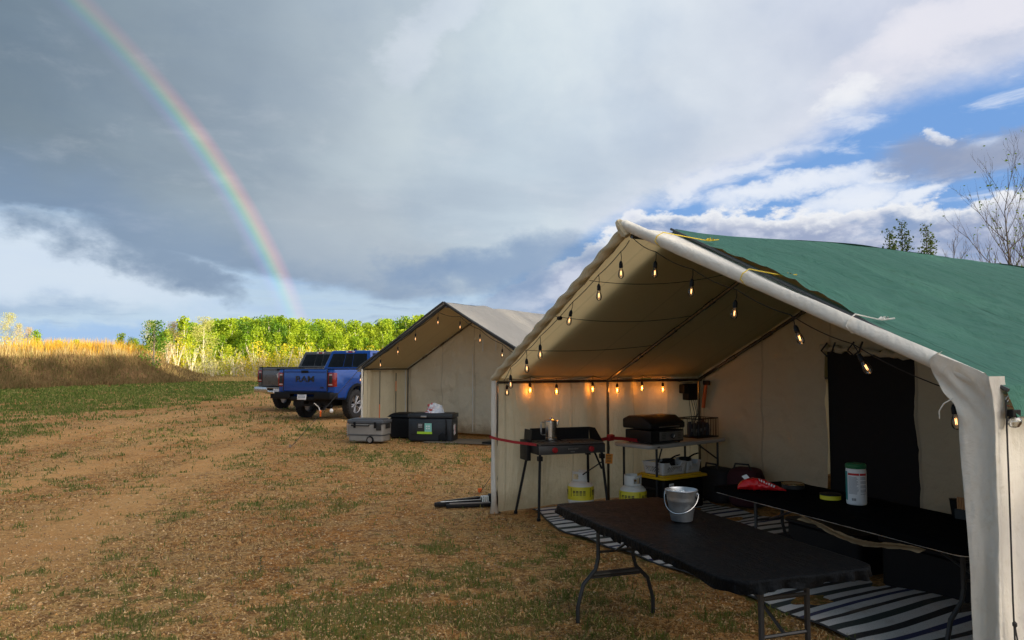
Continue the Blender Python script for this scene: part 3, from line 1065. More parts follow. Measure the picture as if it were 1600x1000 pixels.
def trunk_mesh(name, h, r0, m, seed, limbs=10, lo=0.3):
    rr = random.Random(seed)
    b = MB()
    pts = [(rr.uniform(-.02, .02) * h * i / 6, rr.uniform(-.02, .02) * h * i / 6, h * i / 6 - (0.3 if i == 0 else 0)) for i in range(7)]
    b.tube(pts, [r0 * (1 - 0.13 * i) for i in range(7)], 5)
    for i in range(limbs):
        f = lo + (0.95 - lo) * i / limbs
        a = rr.uniform(0, 6.28)
        p = Vector(pts[int(f * 6)]).lerp(Vector(pts[min(int(f * 6) + 1, 6)]), f * 6 % 1)
        L = h * 0.13 * (1.2 - f) * rr.uniform(0.7, 1.4)
        b.tube([p, p + Vector((math.cos(a) * L * .5, math.sin(a) * L * .5, L * .5)), p + Vector((math.cos(a) * L * .8, math.sin(a) * L * .8, L * 1.3))], [r0 * .32, r0 * .2, r0 * .08], 3)
    o = b.build(name, m)
    me = o.data
    bpy.data.objects.remove(o)
    return me


M['aspen_leaf'] = leaf_mat('aspen_leaf', (0.20, 0.34, 0.012), (0.40, 0.50, 0.025), 0.4, (1.5, 4.8, (0.54, 0.56, 0.03)))
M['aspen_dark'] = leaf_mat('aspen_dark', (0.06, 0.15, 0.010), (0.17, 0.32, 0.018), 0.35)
M['willow_leaf'] = leaf_mat('willow_leaf', (0.66, 0.54, 0.03), (0.46, 0.56, 0.03), 0.4)
M['bud_leaf'] = leaf_mat('bud_leaf', (0.62, 0.46, 0.22), (0.50, 0.50, 0.14), 0.3)
M['poplar_leaf'] = leaf_mat('poplar_leaf', (0.08, 0.14, 0.03), (0.20, 0.27, 0.07), 0.35)


def aspen_crown(h, w, base, n, size, seed):
    def fn(r, n):
        out = []
        nb = 26
        zc = base * h + (1 - base) * h * r.rand(nb) ** 0.9
        f = (zc - base * h) / ((1 - base) * h)
        rad = w * (0.35 + 0.85 * np.sin(np.pi * np.clip(f * 0.85 + 0.12, 0, 1)))
        a = r.uniform(0, 6.28, nb)
        q = np.sqrt(r.rand(nb)) * 0.8
        cx, cy = np.cos(a) * rad * q, np.sin(a) * rad * q
        k = r.randint(0, nb, n)
        sp = r.normal(size=(n, 3)) * np.array([0.24, 0.24, 0.34]) * (0.45 + w * 0.5)
        c = np.stack([cx[k], cy[k], zc[k]], -1) + sp
        return c[c[:, 2] < h * 1.02]
    return leaf_cloud(n, seed, fn, size)


def build_woods():
    kinds = []
    for i in range(7):
        h = (7.0, 6.2, 7.6, 5.4, 6.8, 7.2, 6.0)[i]
        V, F = aspen_crown(h, (1.0, 0.85, 1.1, .8, .95, 1.2, .75)[i], (0.52, 0.46, 0.56, 0.30, 0.50, 0.44, 0.12)[i], 1150, 0.12, 100 + i)
        me = mesh_of('crown', V, F, M['aspen_leaf'])
        tm = trunk_mesh('trunk', h * 0.97, 0.09, M['bark_pale'], 200 + i)
        kinds.append((me, tm, h))
    V, F = aspen_crown(6.5, 1.5, 0.2, 1500, 0.09, 150)
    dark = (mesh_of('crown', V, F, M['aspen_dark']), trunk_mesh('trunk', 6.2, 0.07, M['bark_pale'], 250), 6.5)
    V, F = aspen_crown(6.8, 1.35, 0.28, 3600, 0.05, 151)
    bud = (mesh_of('crown', V, F, M['bud_leaf']), trunk_mesh('trunk', 6.7, 0.07, M['bark_pale'], 251, 16), 6.8)

    def tree(kind, x, y, s, label, group):
        z = float(ground_h(x, y, False))
        t = thing('aspen_tree', label, 'tree', (x, y, z), rnd.uniform(0, 6.28), group)
        t.scale = (s * rnd.uniform(0.9, 1.1), s * rnd.uniform(0.9, 1.1), s)
        link('trunk', kind[1], t)
        link('crown', kind[0], t)
        return t
    # top line of the wood as seen: height of the trees by bearing x/y
    for row in range(9):
        Y = 80 + row * 3.1
        n = 30
        for i in range(n):
            q = -0.51 + 0.42 * (i + rnd.uniform(0.1, 0.9)) / n
            y = Y + rnd.uniform(-1.5, 1.5)
            x = q * y
            # px ordinates of the treetops in the photograph -> height
            px = 800 + 1150 * q
            ty = np.interp(px, [210, 240, 262, 300, 345, 365, 420, 470, 560, 600, 650, 700], [545, 528, 517, 508, 503, 500, 497, 501, 505, 503, 496, 494])
            hh = 1.67 + (572 - ty) / 1150 * y - float(ground_h(x, y, False))
            hh *= rnd.uniform(0.86, 1.04) * (0.60 + 0.40 * min(row / 3.0, 1))
            k = rnd.choice(kinds)
            zone = ('at the left end of the wood', 'between the wood end and the grey truck', 'above the grey truck', 'above the blue truck', 'beside the farther tent roof')[int(np.digitize(px, [300, 400, 500, 585]))]
            depth = ('front row', 'middle row', 'back row')[row // 3]
            size = 'tall' if hh > 6.3 else 'short'
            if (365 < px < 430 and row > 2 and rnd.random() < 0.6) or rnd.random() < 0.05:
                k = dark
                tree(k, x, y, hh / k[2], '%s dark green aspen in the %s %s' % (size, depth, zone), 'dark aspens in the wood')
            else:
                tree(k, x, y, hh / k[2], '%s yellow green aspen in the %s %s' % (size, depth, zone), 'aspens of the sunlit wood')
    # single trees at the left end of the wood
    for px, ty, y, k, lab in ((236, 511, 76, bud, 'sparse budding aspen with bare crown at left end of the wood'), (272, 508, 78, bud, 'pinkish budding aspen just right of the sparse one at the wood end'),
                              (288, 502, 77, kinds[6], 'narrow leafy aspen rising above the left end of the wood'), (318, 500, 78, bud, 'half leafed aspen beside the narrow leafy one at the wood end')):
        x = (px - 800) / 1150 * y
        hh = 1.67 + (572 - ty) / 1150 * y
        tree(k, x, y, hh / k[2], lab, None)
    # shrubs in front
    sh = []
    for i in range(4):
        h = (3.4, 3.0, 3.8, 2.4)[i]
        V, F = aspen_crown(h, (1.3, 1.0, 1.2, 1.0)[i], 0.0, 520, 0.075, 300 + i)
        b = MB()
        rr = random.Random(400 + i)
        for j in range(16):
            a = rr.uniform(0, 6.28)
            L = h * rr.uniform(0.6, 0.95)
            b.tube([(0, 0, -0.1), (math.cos(a) * L * .12, math.sin(a) * L * .12, L * .5), (math.cos(a) * L * .3, math.sin(a) * L * .3, L)], [.03, .02, .008], 3)
        o = b.build('stems', M['bark_pale'])
        tm = o.data
        bpy.data.objects.remove(o)
        sh.append((mesh_of('foliage', V, F, M['willow_leaf'] if i != 3 else M['bud_leaf']), tm))
    for i in range(64):
        y = rnd.uniform(71, 79)
        q = -0.47 + 0.37 * (i + rnd.random()) / 64
        x = q * y
        s = sh[rnd.randrange(4)]
        zone = ('near the end of the bank', 'left of the grey truck', 'behind the grey truck', 'behind the blue truck')[int(np.digitize(800 + 1150 * q, [300, 400, 500]))]
        t = thing('willow_shrub', ('leafy yellow', 'sparse yellow', 'tall yellow', 'pale budding')[sh.index(s)] + ' willow shrub at the foot of the wood ' + zone, 'shrub', (x, y, float(ground_h(x, y, False))), rnd.uniform(0, 6.28), 'willow shrubs in front of the wood')
        k = rnd.uniform(0.6, 1.1)
        t.scale = (k, k, k * rnd.uniform(0.9, 1.2))
        link('stems', s[1], t)
        link('foliage', s[0], t)
    for i, (px, y) in enumerate(((10, 62), (42, 66), (66, 64), (96, 68), (120, 66), (150, 69), (176, 70), (196, 71), (212, 73), (-20, 60))):
        x = (px - 800) / 1150 * y
        s = sh[(i * 3 + 1) % 4]
        t = thing('willow_shrub', ('first', 'second', 'third', 'fourth', 'fifth', 'sixth', 'seventh', 'eighth', 'ninth', 'tenth')[(1, 2, 3, 4, 5, 6, 7, 8, 9, 0)[i]] + ' small yellowish willow from the left on top of the bank', 'shrub', (x, y, float(ground_h(x, y, False))), rnd.uniform(0, 6.28), 'willow shrubs on the bank')
        k = rnd.uniform(0.38, 0.62)
        t.scale = (k * 1.2, k * 1.2, k)
        link('stems', s[1], t)
        link('foliage', s[0], t)
    # dark bush at the end of the bank
    V, F = aspen_crown(4.2, 1.6, 0.12, 1500, 0.085, 320)
    x, y = (240 - 800) / 1150 * 66, 66
    t = thing('leafy_bush', 'dark green bush with brown stems at the right end of the bank', 'bush', (x, y, float(ground_h(x, y, False))))
    link('foliage', mesh_of('foliage', V, F, M['aspen_dark']), t)
    link('stems', trunk_mesh('stems', 4.0, 0.10, M['bark_dark'], 321, 14, 0.05), t)
    # the group on the far left behind the bank
    for px, ty, y, s_, lab in ((-42, 478, 70, 0, 'tall yellow budding tree behind the bank, left of the others'), (12, 490, 72, 1, 'tall yellow budding tree at the left edge behind the bank'),
                              (28, 506, 71, 2, 'thin budding tree with bare twigs, second from left behind the bank'), (44, 512, 73, 1, 'short budding tree between thin and green trees behind the bank'),
                              (56, 516, 72, 3, 'small green leafed tree at the right of the group behind the bank'), (-10, 498, 75, 2, 'budding tree behind the tall one at the left edge')):
        x = (px - 800) / 1150 * y
        k = kinds[3] if s_ == 3 else bud
        z = float(ground_h(x, y, False))
        hh = 1.67 + (572 - ty) / 1150 * y - z
        t = thing('budding_tree', lab, 'tree', (x, y, z), rnd.uniform(0, 6.28))
        t.scale = (hh / k[2] * 0.8,) * 2 + (hh / k[2],)
        link('crown', k[0], t)
        if k[1] is not None:
            link('trunk', k[1], t)
        else:
            link('trunk', trunk_mesh('trunk', 3.3, 0.035, M['bark_pale'], 260 + px), t)
    for px, ty, y in ((118, 532, 78), (92, 533, 80), (190, 522, 79), (205, 527, 78), (75, 538, 78), (214, 530, 80), (134, 538, 82), (158, 540, 83)):
        x = (px - 800) / 1150 * y
        z = float(ground_h(x, y, False))
        hh = 1.67 + (572 - ty) / 1150 * y - z
        k = kinds[px % 7]
        t = thing('young_aspen', ('first', 'second', 'third', 'fourth', 'fifth', 'sixth', 'seventh', 'eighth')[sorted([118, 92, 190, 205, 75, 214, 134, 158]).index(px)] + ' small young aspen from the left poking above the scrub on the bank', 'tree', (x, y, z), rnd.uniform(0, 6.28), 'young aspens behind the bank')
        t.scale = (hh / k[2] * 0.8,) * 2 + (hh / k[2],)
        link('crown', k[0], t)
        link('trunk', k[1], t)
    # distant wood, read as one mass
    def far(r, n):
        a = r.uniform(-1.2, 0.9, n)
        d = r.uniform(210, 300, n)
        x, y = d * np.sin(a), d * np.cos(a)
        h = 5.5 + 2.5 * fbm(a * 40, a * 0 + d * 0.02, 3)
        return np.stack([x, y, h * r.rand(n) ** 0.7 + 0.2], -1)
    V, F = leaf_cloud(30000, 77, far, 0.8)
    stuff('distant_woods', V, F, leaf_mat('far_leaf', (0.06, 0.085, 0.04), (0.12, 0.13, 0.05), 0.2, cell=0.05), 'low dark woods along the horizon')
    # the tall wood on the sunny side, behind the photographer: it shades the camp
    c = Vector((45.6, -30.7))
    u = Vector((0.559, 0.829))
    v = Vector((0.829, -0.559))
    b = MB()
    cen = []
    for i in range(96):
        k = -44 + 96 * (i + 0.5) / 96 * 1.02
        row = i % 3
        p = c + u * (k + rnd.uniform(-.8, .8)) + v * (row * 2.6 + rnd.uniform(-1, 1))
        h = 24.3 + rnd.uniform(-0.4, 0.9)
        b.tube([(p.x, p.y, -0.2), (p.x + rnd.uniform(-.4, .4), p.y, h * .5), (p.x, p.y + rnd.uniform(-.4, .4), h)], [.22, .15, .04], 6)
        cen.append((p.x, p.y, h))
    cen = np.array(cen)

    def near(r, n):
        k = r.randint(0, len(cen), n)
        hz = r.rand(n) ** 0.6
        z = cen[k, 2] * (0.12 + 0.88 * hz)
        rad = 2.5 * np.sin(np.pi * np.clip(hz * 0.8 + 0.12, 0, 1)) + 0.4
        a = r.uniform(0, 6.28, n)
        q = np.sqrt(r.rand(n))
        return np.stack([cen[k, 0] + np.cos(a) * rad * q, cen[k, 1] + np.sin(a) * rad * q, z], -1)
    V, F = leaf_cloud(35000, 78, near, 0.55)
    nv = len(V)
    bo = b.build('w', M['bark_dark'])
    Vb = np.array([w.co[:] for w in bo.data.vertices])
    Fb = np.array([list(p.vertices) for p in bo.data.polygons if len(p.vertices) == 4])
    bpy.data.objects.remove(bo)
    o = npmesh('sheltering_woods', np.concatenate([V, Vb]), np.concatenate([F, Fb + nv]), [M['poplar_leaf'], M['bark_dark']], mi=[0] * len(F) + [1] * len(Fb))
    o['kind'] = 'stuff'
    o['label'] = 'tall dense poplar wood along the sunny side of the camp'


build_woods()


def bare_tree(name, label, loc, h, seed, leafy=0, spread=1.0, m='bark_dark', fork=0):
    rr = random.Random(seed)
    t = thing(name, label, 'tree', loc)
    b = MB()
    br = MB()
    tips = []
    trunk = [Vector((0, 0, -0.2))]
    for i in range(1, 13):
        trunk.append(Vector((rr.uniform(-.02, .02) * i * .3, rr.uniform(-.02, .02) * i * .3, h * i / 12)))
    b.tube(trunk, [0.0085 * h * (1 - i / 12.5) ** 1.2 + 0.003 for i in range(13)], 7)

    def grow(p, d, L, r, lev):
        n = 4
        pts = [p]
        q = p.copy()
        dd = d.copy()
        for i in range(n):
            dd = (dd + Vector((rr.uniform(-.16, .16), rr.uniform(-.16, .16), 0.10 + rr.uniform(-.06, .1)))).normalized()
            q = q + dd * L / n
            pts.append(q.copy())
        br.tube(pts, [r * (1 - 0.2 * i) for i in range(n + 1)], 4 if lev < 2 else 3, cap=False)
        tips.append(pts[-1])
        if lev < 3:
            k = (9, 6, 4)[lev]
            for j in range(k):
                f = 0.2 + 0.78 * (j + rr.random()) / k
                i0 = min(int(f * n), n - 1)
                s = pts[i0].lerp(pts[i0 + 1], f * n - i0)
                side = Vector((rr.uniform(-1, 1), rr.uniform(-1, 1), rr.uniform(0.0, 0.9))).normalized()
                nd = (dd * 0.9 + side * 0.75).normalized()
                grow(s, nd, L * rr.uniform(0.3, 0.5), max(r * 0.45, 0.0035), lev + 1)
    nb = 22
    for i in range(nb):
        f = 0.28 + 0.68 * i / nb
        k = f * 12
        p = trunk[int(k)].lerp(trunk[min(int(k) + 1, 12)], k % 1)
        a = i * 2.4 + rr.uniform(-.4, .4)
        d = Vector((math.cos(a), math.sin(a), 0.75 + f * 0.5)).normalized()
        grow(p, d, h * spread * (0.36 - 0.27 * f) * rr.uniform(0.8, 1.2), 0.0045 * h * (1.1 - f), 1 if i > 14 else 0 if leafy == 0 and i < 9 else 1)
    b.build('trunk', M[m], t)
    br.build('branches', M[m], t)
    if leafy:
        tp = np.array([list(q) for q in tips])

        def fn(r, n):
            k = r.randint(0, len(tp), n)
            return tp[k] + r.normal(size=(n, 3)) * 0.06
        V, F = leaf_cloud(leafy, seed, fn, 0.035)
        link('leaves', mesh_of('leaves', V, F, M['poplar_leaf'] if leafy > 500 else M['aspen_leaf']), t)
    return t


bare_tree('bare_tree', 'tall bare tree with fine twigs rising behind the green tarp', (13.6, 20, 0), 7.1, 5, 160, 1.45)
bare_tree('bare_tree', 'low wide bare tree left of the tall bare one behind the tarp', (12.6, 20.8, 0), 5.3, 9, 0, 1.0)
bare_tree('bare_tree', 'budding tree at the right edge behind the green tarp', (14.7, 20.6, 0), 6.2, 12, 420, 1.3)


def leafy_poplar(x, y, h, seed, lab):
    t = thing('young_poplar', lab, 'tree', (x, y, 0))
    rr = random.Random(seed)
    b = MB()
    cs = []
    for j in range(5):
        a = rr.uniform(0, 6.28)
        o = 0.25 * j * 0.5
        tx, ty = math.cos(a) * o, math.sin(a) * o
        hh = h * (1 - 0.06 * j)
        b.tube([(0, 0, -.1), (tx * .5, ty * .5, hh * .5), (tx, ty, hh)], [.05, .03, .006], 5)
        for k in range(90):
            f = 0.45 + 0.55 * k / 90
            aa = rr.uniform(0, 6.28)
            L = 0.30 * (1.1 - f) + 0.05
            p = Vector((tx * f, ty * f, hh * f))
            q = p + Vector((math.cos(aa) * L, math.sin(aa) * L, L * 0.8))
            b.tube([p, q], [.005, .003], 3)
            cs += [p.lerp(q, rr.uniform(.3, 1.1)) for _ in range(7)]
    b.build('stems', M['bark_dark'], t)
    cs = np.array([list(c) for c in cs])
    V, F = leaf_cloud(len(cs), seed, lambda r, n: cs + r.normal(size=cs.shape) * .06, 0.036)
    link('leaves', mesh_of('leaves', V, F, M['poplar_leaf']), t)


leafy_poplar(10.35, 20, 5.35, 41, 'leftmost young poplar with small dark leaves above the tarp ridge')
leafy_poplar(10.8, 20.2, 5.65, 42, 'tallest young poplar, middle of the leafy three above the tarp')
leafy_poplar(11.3, 19.9, 5.5, 43, 'rightmost young poplar of the leafy three above the tarp')
# ------------------------------------------------------------------ wall tents
def roof_z(a, W, he, hr):
    return he + (hr - he) * (1 - np.abs(np.asarray(a, float) - W / 2) / (W / 2))


def tent(name, label, base, W, he, hr, porch, depth, over, wallmat, frontmat, door, seed):
    """local frame: x across the front, y into the tent; eave height he, ridge height hr"""
    t = thing(name, label, 'tent', (base[0], base[1], 0), base[2])
    s1 = seed * 3.1

    def slope(side):
        def fn(U, V):
            U = U * 1.02 - 0.02
            a = U * W / 2
            b = -over * np.maximum(U, 0) + V * (depth + over * U)
            z = he + (hr - he) * U
            z = z - 0.020 * np.abs(np.sin(np.pi * b / porch)) * np.sin(np.pi * U) + (fbm(a * 1.2 + s1, b * 1.2 + side * 5, 3) - 0.5) * 0.035
            if side:
                a = W - a
            return a, b, z
        surf('roof_panel', 36, 70, fn, M['canvas_roof'], t)
    slope(0)
    slope(1)

    def wall(side):
        def fn(U, V):
            b = U * depth
            z = he * V
            a = 0.06 * (np.sin(b * 7.0 + 1.2 * np.sin(b * 2.1 + s1)) * (0.5 + 0.5 * V)) + (fbm(b * 3 + s1, V * 3, 3) - 0.5) * 0.07 * np.sin(np.pi * V) ** 0.5
            a = a + 0.04 * np.sin(np.pi * V)
            if side:
                a = W - a
            z = z + 0.03 * (1 - V) * fbm(b * 2, b * 0, 2)
            return a - (0.02 if not side else -0.02), b, z
        surf('side_wall', 150, 18, fn, M[wallmat] if not side else M['canvas_white'], t)
    wall(0)
    wall(1)

    d0, d1, dz = door

    def gable(bpos, holes, nm, m_):
        def fn(U, V):
            a = U * W
            z = roof_z(a, W, he, hr) * V + 0.06 * (1 - V)
            b = bpos + (fbm(a * 1.6 + s1, z * 1.6, 4) - 0.5) * 0.13 * np.sin(np.pi * V) + 0.02 * (1 - np.abs(fbm(a * 1.1 + z * 1.5, z * 1.2 - a * 1.3, 3) - 0.5) * 10).clip(0, 1) + 0.012 * np.sin(a * 9 + z * 2)
            return a, b, z
        kp = None
        if holes:
            def kp(U, V):
                a = U * W
                z = roof_z(a, W, he, hr) * V
                return ~((a > d0) & (a < d1) & (z < dz - 0.1 * (a - d0)))
        surf(nm, 108, 60, fn, m_, t, kp)
    gable(porch, d1 > d0, 'front_wall', M[frontmat])
    gable(depth, False, 'rear_wall', M[frontmat])

    # poles
    e = 0.035
    b = MB()
    b.tube([(W / 2, -over * .9, hr - 0.05), (W / 2, depth, hr - 0.05)], 0.02, 8)
    b.build('ridge_pole', M['pole'], t)
    for x in (e + .02, W - e - .02):
        b = MB()
        b.tube([(x, 0.02, he - 0.045), (x, depth, he - 0.045)], 0.018, 8)
        b.build('eave_pole', M['pole'], t)
    for y in ((0.03, porch / 2, porch - 0.04) if porch > 2 else (0.03, porch - 0.04)):
        for sx in (0, 1):
            front = y < 0.1
            x0, x1 = (e + .02, W / 2) if not sx else (W - e - .02, W / 2)
            yr = y - (over * .9 if y < 0.1 else 0)
            b = MB()
            p0, p1 = Vector((x0, y, he - 0.045)), Vector((x1, yr, hr - 0.06))
            if front:
                p0, p1 = Vector((W * sx, 0.0, he + .01)), Vector((W / 2, -over, hr + .01))
                x0 = W * sx
            b.tube([p0, p1], 0.021, 8)
            for k_ in (.2, .42, .64, .86):
                b.tube([p0.lerp(p1, k_), p0.lerp(p1, k_ + .05)], 0.027, 8)
            b.build('rafter_pole', M['pole'], t)
            b = MB()
            b.tube([(x0, y, 0), (x0, y, he - 0.03)], 0.017, 8)
            b.lathe([(0.05, 0.0), (0.05, 0.006), (0.02, 0.02)], 12, (x0, y, 0))
            b.build('upright_pole', M['pole'], t)
    # shelter floor inside the closed half
    return t


tent1 = tent('wall_tent', 'near cream canvas wall tent with open porch, string lights and dark doorway', TENT1, 5.4, 1.53, 2.80, 3.16, 7.4, 0.2, 'canvas_wall', 'canvas_front', (2.02, 3.06, 1.86), 1)
tent2 = tent('wall_tent', 'farther cream canvas wall tent under a grey fly, coolers at its porch', TENT2, 4.9, 1.64, 3.02, 1.64, 6.5, 0.0, 'canvas_wall', 'canvas_far', (0, 0, 0), 2)


def roll(t, p0, p1, r, m_, twist=0.0, name='edge_roll', seed=0, amp=0.12, n=70, sag=0.0):
    """rolled canvas edge with twisted creases"""
    def fn(U, V):
        k = (U)
        a = 2 * np.pi * V
        p = np.array(p0)[:, None, None] + (np.array(p1) - np.array(p0))[:, None, None] * k
        rr_ = r * (1 + amp * np.sin(3 * a + twist * k) + 0.14 * (fbm(k * 12 + seed, V * 0 + seed, 2) - 0.5))
        dz = np.cos(a) * rr_
        dy = np.sin(a) * rr_
        return p[0] + 0 * a, p[1] + dy, p[2] + dz - sag * np.sin(np.pi * k)
    return surf(name, n, 16, fn, m_, t)


# near tent: edges and corners
def border(U, V):
    a = 5.4 - U * 2.7
    b = -0.20 * U - 0.02 + V * (0.30 + 0.30 * U)
    return a, b, 1.53 + 1.27 * U + 0.022 + 0.0 * V


surf('roof_border', 40, 6, border, M['canvas_white'], tent1)
roll(tent1, (0.0, 0.0, 1.53), (2.67, -0.215, 2.805), 0.047, M['canvas_wall'], 70, seed=1, amp=0.16, n=160)
roll(tent1, (5.36, -0.03, 1.585), (2.70, -0.24, 2.835), 0.048, M['canvas_white'], 5, seed=4, amp=0.07)
b = MB()
for i in range(2):
    b.tube([(2.62 + .04 * i, -0.245, 2.87 - .01 * i), (2.68, -0.262, 2.82), (2.70 + .03 * i, -0.25, 2.74)], [.035, .045, .03], 8)
b.build('peak_flap', M['canvas_wall'], tent1)


def corner_fall(U, V):
    # the gathered front edge of the left wall
    a = 2 * np.pi * V
    z = 1.56 * U
    r = 0.030 + 0.02 * (1 - sstep(U, 0, 0.08)) + 0.006 * np.sin(3 * a + 9 * U)
    return 0.0 + np.cos(a) * r - 0.02 * np.sin(np.pi * U), 0.0 + np.sin(a) * r, z


surf('wall_hem', 40, 14, corner_fall, M['canvas_white'], tent1)


def front_fall(U, V):
    # right front corner curtain, wrapped round the corner post
    z = 1.60 * (1 - V)
    a_in = 5.225 + 0.055 * V - 0.006 * np.sin(V * 9)
    a_in = a_in - 0.135 * np.exp(-np.abs((z - 1.535) / 0.085) ** 2.6) - 0.03 * np.exp(-((z - 1.44) / .03) ** 2)
    a = a_in + (5.435 - 0.02 * V - a_in) * np.minimum(U * 1.12, 1)
    b = -0.050 - 0.016 * np.sin(U * np.pi * 2.2 + 0.6 + V * 1.4) - 0.035 * fbm(U * 3 + V, V * 4, 3)
    top = 1.625 + (5.42 - a) * 0.455
    b = b - 0.045 * np.exp(-((1.6 - z) / .10) ** 2)
    z = z * (top / 1.60) ** (np.clip(1 - V, 0, 1) ** 3)
    b = b - 0.022 * np.sin((a - 5.25) * 60 + z * 45) * np.exp(-((z - 1.52) / .11) ** 2) * (1 - U)
    b = b + 0.10 * sstep(-U, -0.10, 0.0) + 0.16 * sstep(U, 0.90, 1.0)
    return a, b, z


surf('front_curtain', 60, 140, front_fall, M['canvas_white'], tent1)


b = MB()
b.tube([(5.235, -0.09, 1.50), (5.20, -0.12, 1.47), (5.175, -0.12, 1.43), (5.17, -0.11, 1.39)], 0.003, 5)
b.build('tie_cord', M['rope_white'], tent1)
# mesh screen hung in the doorway
b = MB()
b.box((2.54, 3.23, 0.93), (1.10, 0.006, 1.80))
b.build('door_screen', mat('door_screen', (0.006, 0.006, 0.007), 0.9), tent1)
for a in (2.12, 2.45):
    b = MB()
    b.tube([(a, 3.06, 1.93), (a - .05, 3.02, 1.84), (a + .02, 3.02, 1.78), (a + .08, 3.03, 1.83), (a + .1, 3.06, 1.93)], 0.010, 6)
    b.build('tie_loop', M['rope_black'], tent1)
b = MB()
b.tube([(2.0 + i * .055, 3.10 + .02 * math.sin(i), 1.88 + .015 * math.sin(i * 2.3) - .006 * i) for i in range(20)], [.035 + .012 * math.sin(i * 1.9) for i in range(20)], 10)
b.build('rolled_flap', M['canvas_front'], tent1)

# far tent edges
roll(tent2, (0.0, 0.0, 1.62), (2.45, 0.0, 3.02), 0.035, M['tarp_dark'], 20, seed=7)
roll(tent2, (4.9, 0.0, 1.62), (2.45, 0.0, 3.02), 0.03, M['tarp_dark'], 20, seed=9)
for (a, y, z0, z1, w) in ((2.07, 1.60, .10, 1.95, .008), (0.0, 1.60, 0.03, 1.6, .012)):
    b = MB()
    b.tube([(a, y - .02, z0), (a, y - .03, z1)], w, 5)
    b.build('seam_cord', M['rope_white'], tent2)
for a in (2.37, 2.74):
    b = MB()
    b.tube([(a, 1.56, 2.30), (a + .01, 1.55, 2.15), (a, 1.56, 2.02)], .014, 5)
    b.build('tie_strap', M['rope_white'], tent2)
for (y, z0, z1, m_) in ((.56, .12, .75, 'orange'), (.56, .75, 1.55, 'rope_black'), (1.15, 1.05, 1.3, 'orange'), (1.15, .25, 1.05, 'rope_black'), (1.15, 1.3, 1.5, 'rope_black')):
    b = MB()
    b.tube([(0.05, y, z0), (0.05, y, z1)], .010, 5)
    b.build('wall_strap', M[m_], tent2)
b = MB()
b.tube([(0.04, -0.03, 0.0), (0.02, -0.03, 1.6)], .025, 8)
b.build('wall_hem', M['canvas_white'], tent2)

# flies over the roofs
fly = thing('tarpaulin', 'green tarpaulin stretched over the roof of the near tent', 'tarp', (TENT1[0], TENT1[1], 0), TENT1[2])


def fly_slope(side):
    W, he, hr = 5.4, 1.53, 2.80

    def fn(U, V):
        b0 = (0.33 - 0.02 * U) if side == 0 else (-0.01 + 0.27 * U)
        b = b0 + V * (7.7 - b0)
        a = -0.105 + U * (W / 2 + 0.105)
        z = he + (hr - he) * a / (W / 2) + 0.055 + 0.06 * sstep(b, 0.5, 3) * U
        z = z + (fbm(a * 0.9 + 3 + side, b * 0.7, 4) - 0.5) * 0.07 + 0.014 * np.sin(b * 1.3 - a * 3.2)
        cr = fbm(a * 1.6 + b * 0.9, b * 2.6 - a * 0.5, 4)
        z = z + 0.030 * (1 - np.abs(cr - 0.5) * 8).clip(0, 1) * np.sin(np.pi * np.clip(U, 0, 1))
        drop = np.clip(0.020 - U, 0, 1) / 0.020
        z = z - drop * 0.13
        a = a + 0.0 * drop
        if side:
            a = W - a
        return a, b, z
    surf('tarp_panel', 152, 90, fn, M['tarp_green'], fly)


fly_slope(0)
fly_slope(1)
b = MB()
pp = []
for i in range(50):
    u = i / 49
    a = 5.4 - (-0.07 + u * 2.77)
    pp.append((a, -0.01 + 0.27 * u - 0.004, 1.53 + 1.27 * (5.4 - a) / 2.7 + 0.05))
b.tube(pp, 0.011, 6)
b.build('hem', M['tarp_dark'], fly)
for (a, m_) in ((3.10, 'rope_yellow'), (3.90, 'rope_yellow'), (4.66, 'rope_white')):
    z = 1.53 + 1.27 * (5.4 - a) / 2.7
    yb = -0.03 - 0.21 * (5.4 - a) / 2.7
    b = MB()
    hem = Vector((a + .02, 0.10 + 0.20 * (5.4 - a) / 2.7, z + 0.075))
    b.tube([hem, (a, yb + .02, z + .105), (a, yb - .045, z + .07), (a - .01, yb - .058, z + .03), (a, yb - .02, z - .01), (a, yb + .04, z - .01)], .004, 6)
    for k in range(5):
        b.tube([hem + Vector((0, -.02 + .015 * k, .004)), hem + Vector((.02 * math.sin(k * 2), .01 * k, .018)), hem + Vector((-.01, .02 * k - .01, .006))], .0055, 5)
    b.tube([hem, hem + Vector((.03, .09, .012))], .005, 5)
    b.build('tie_rope', M[m_], fly)

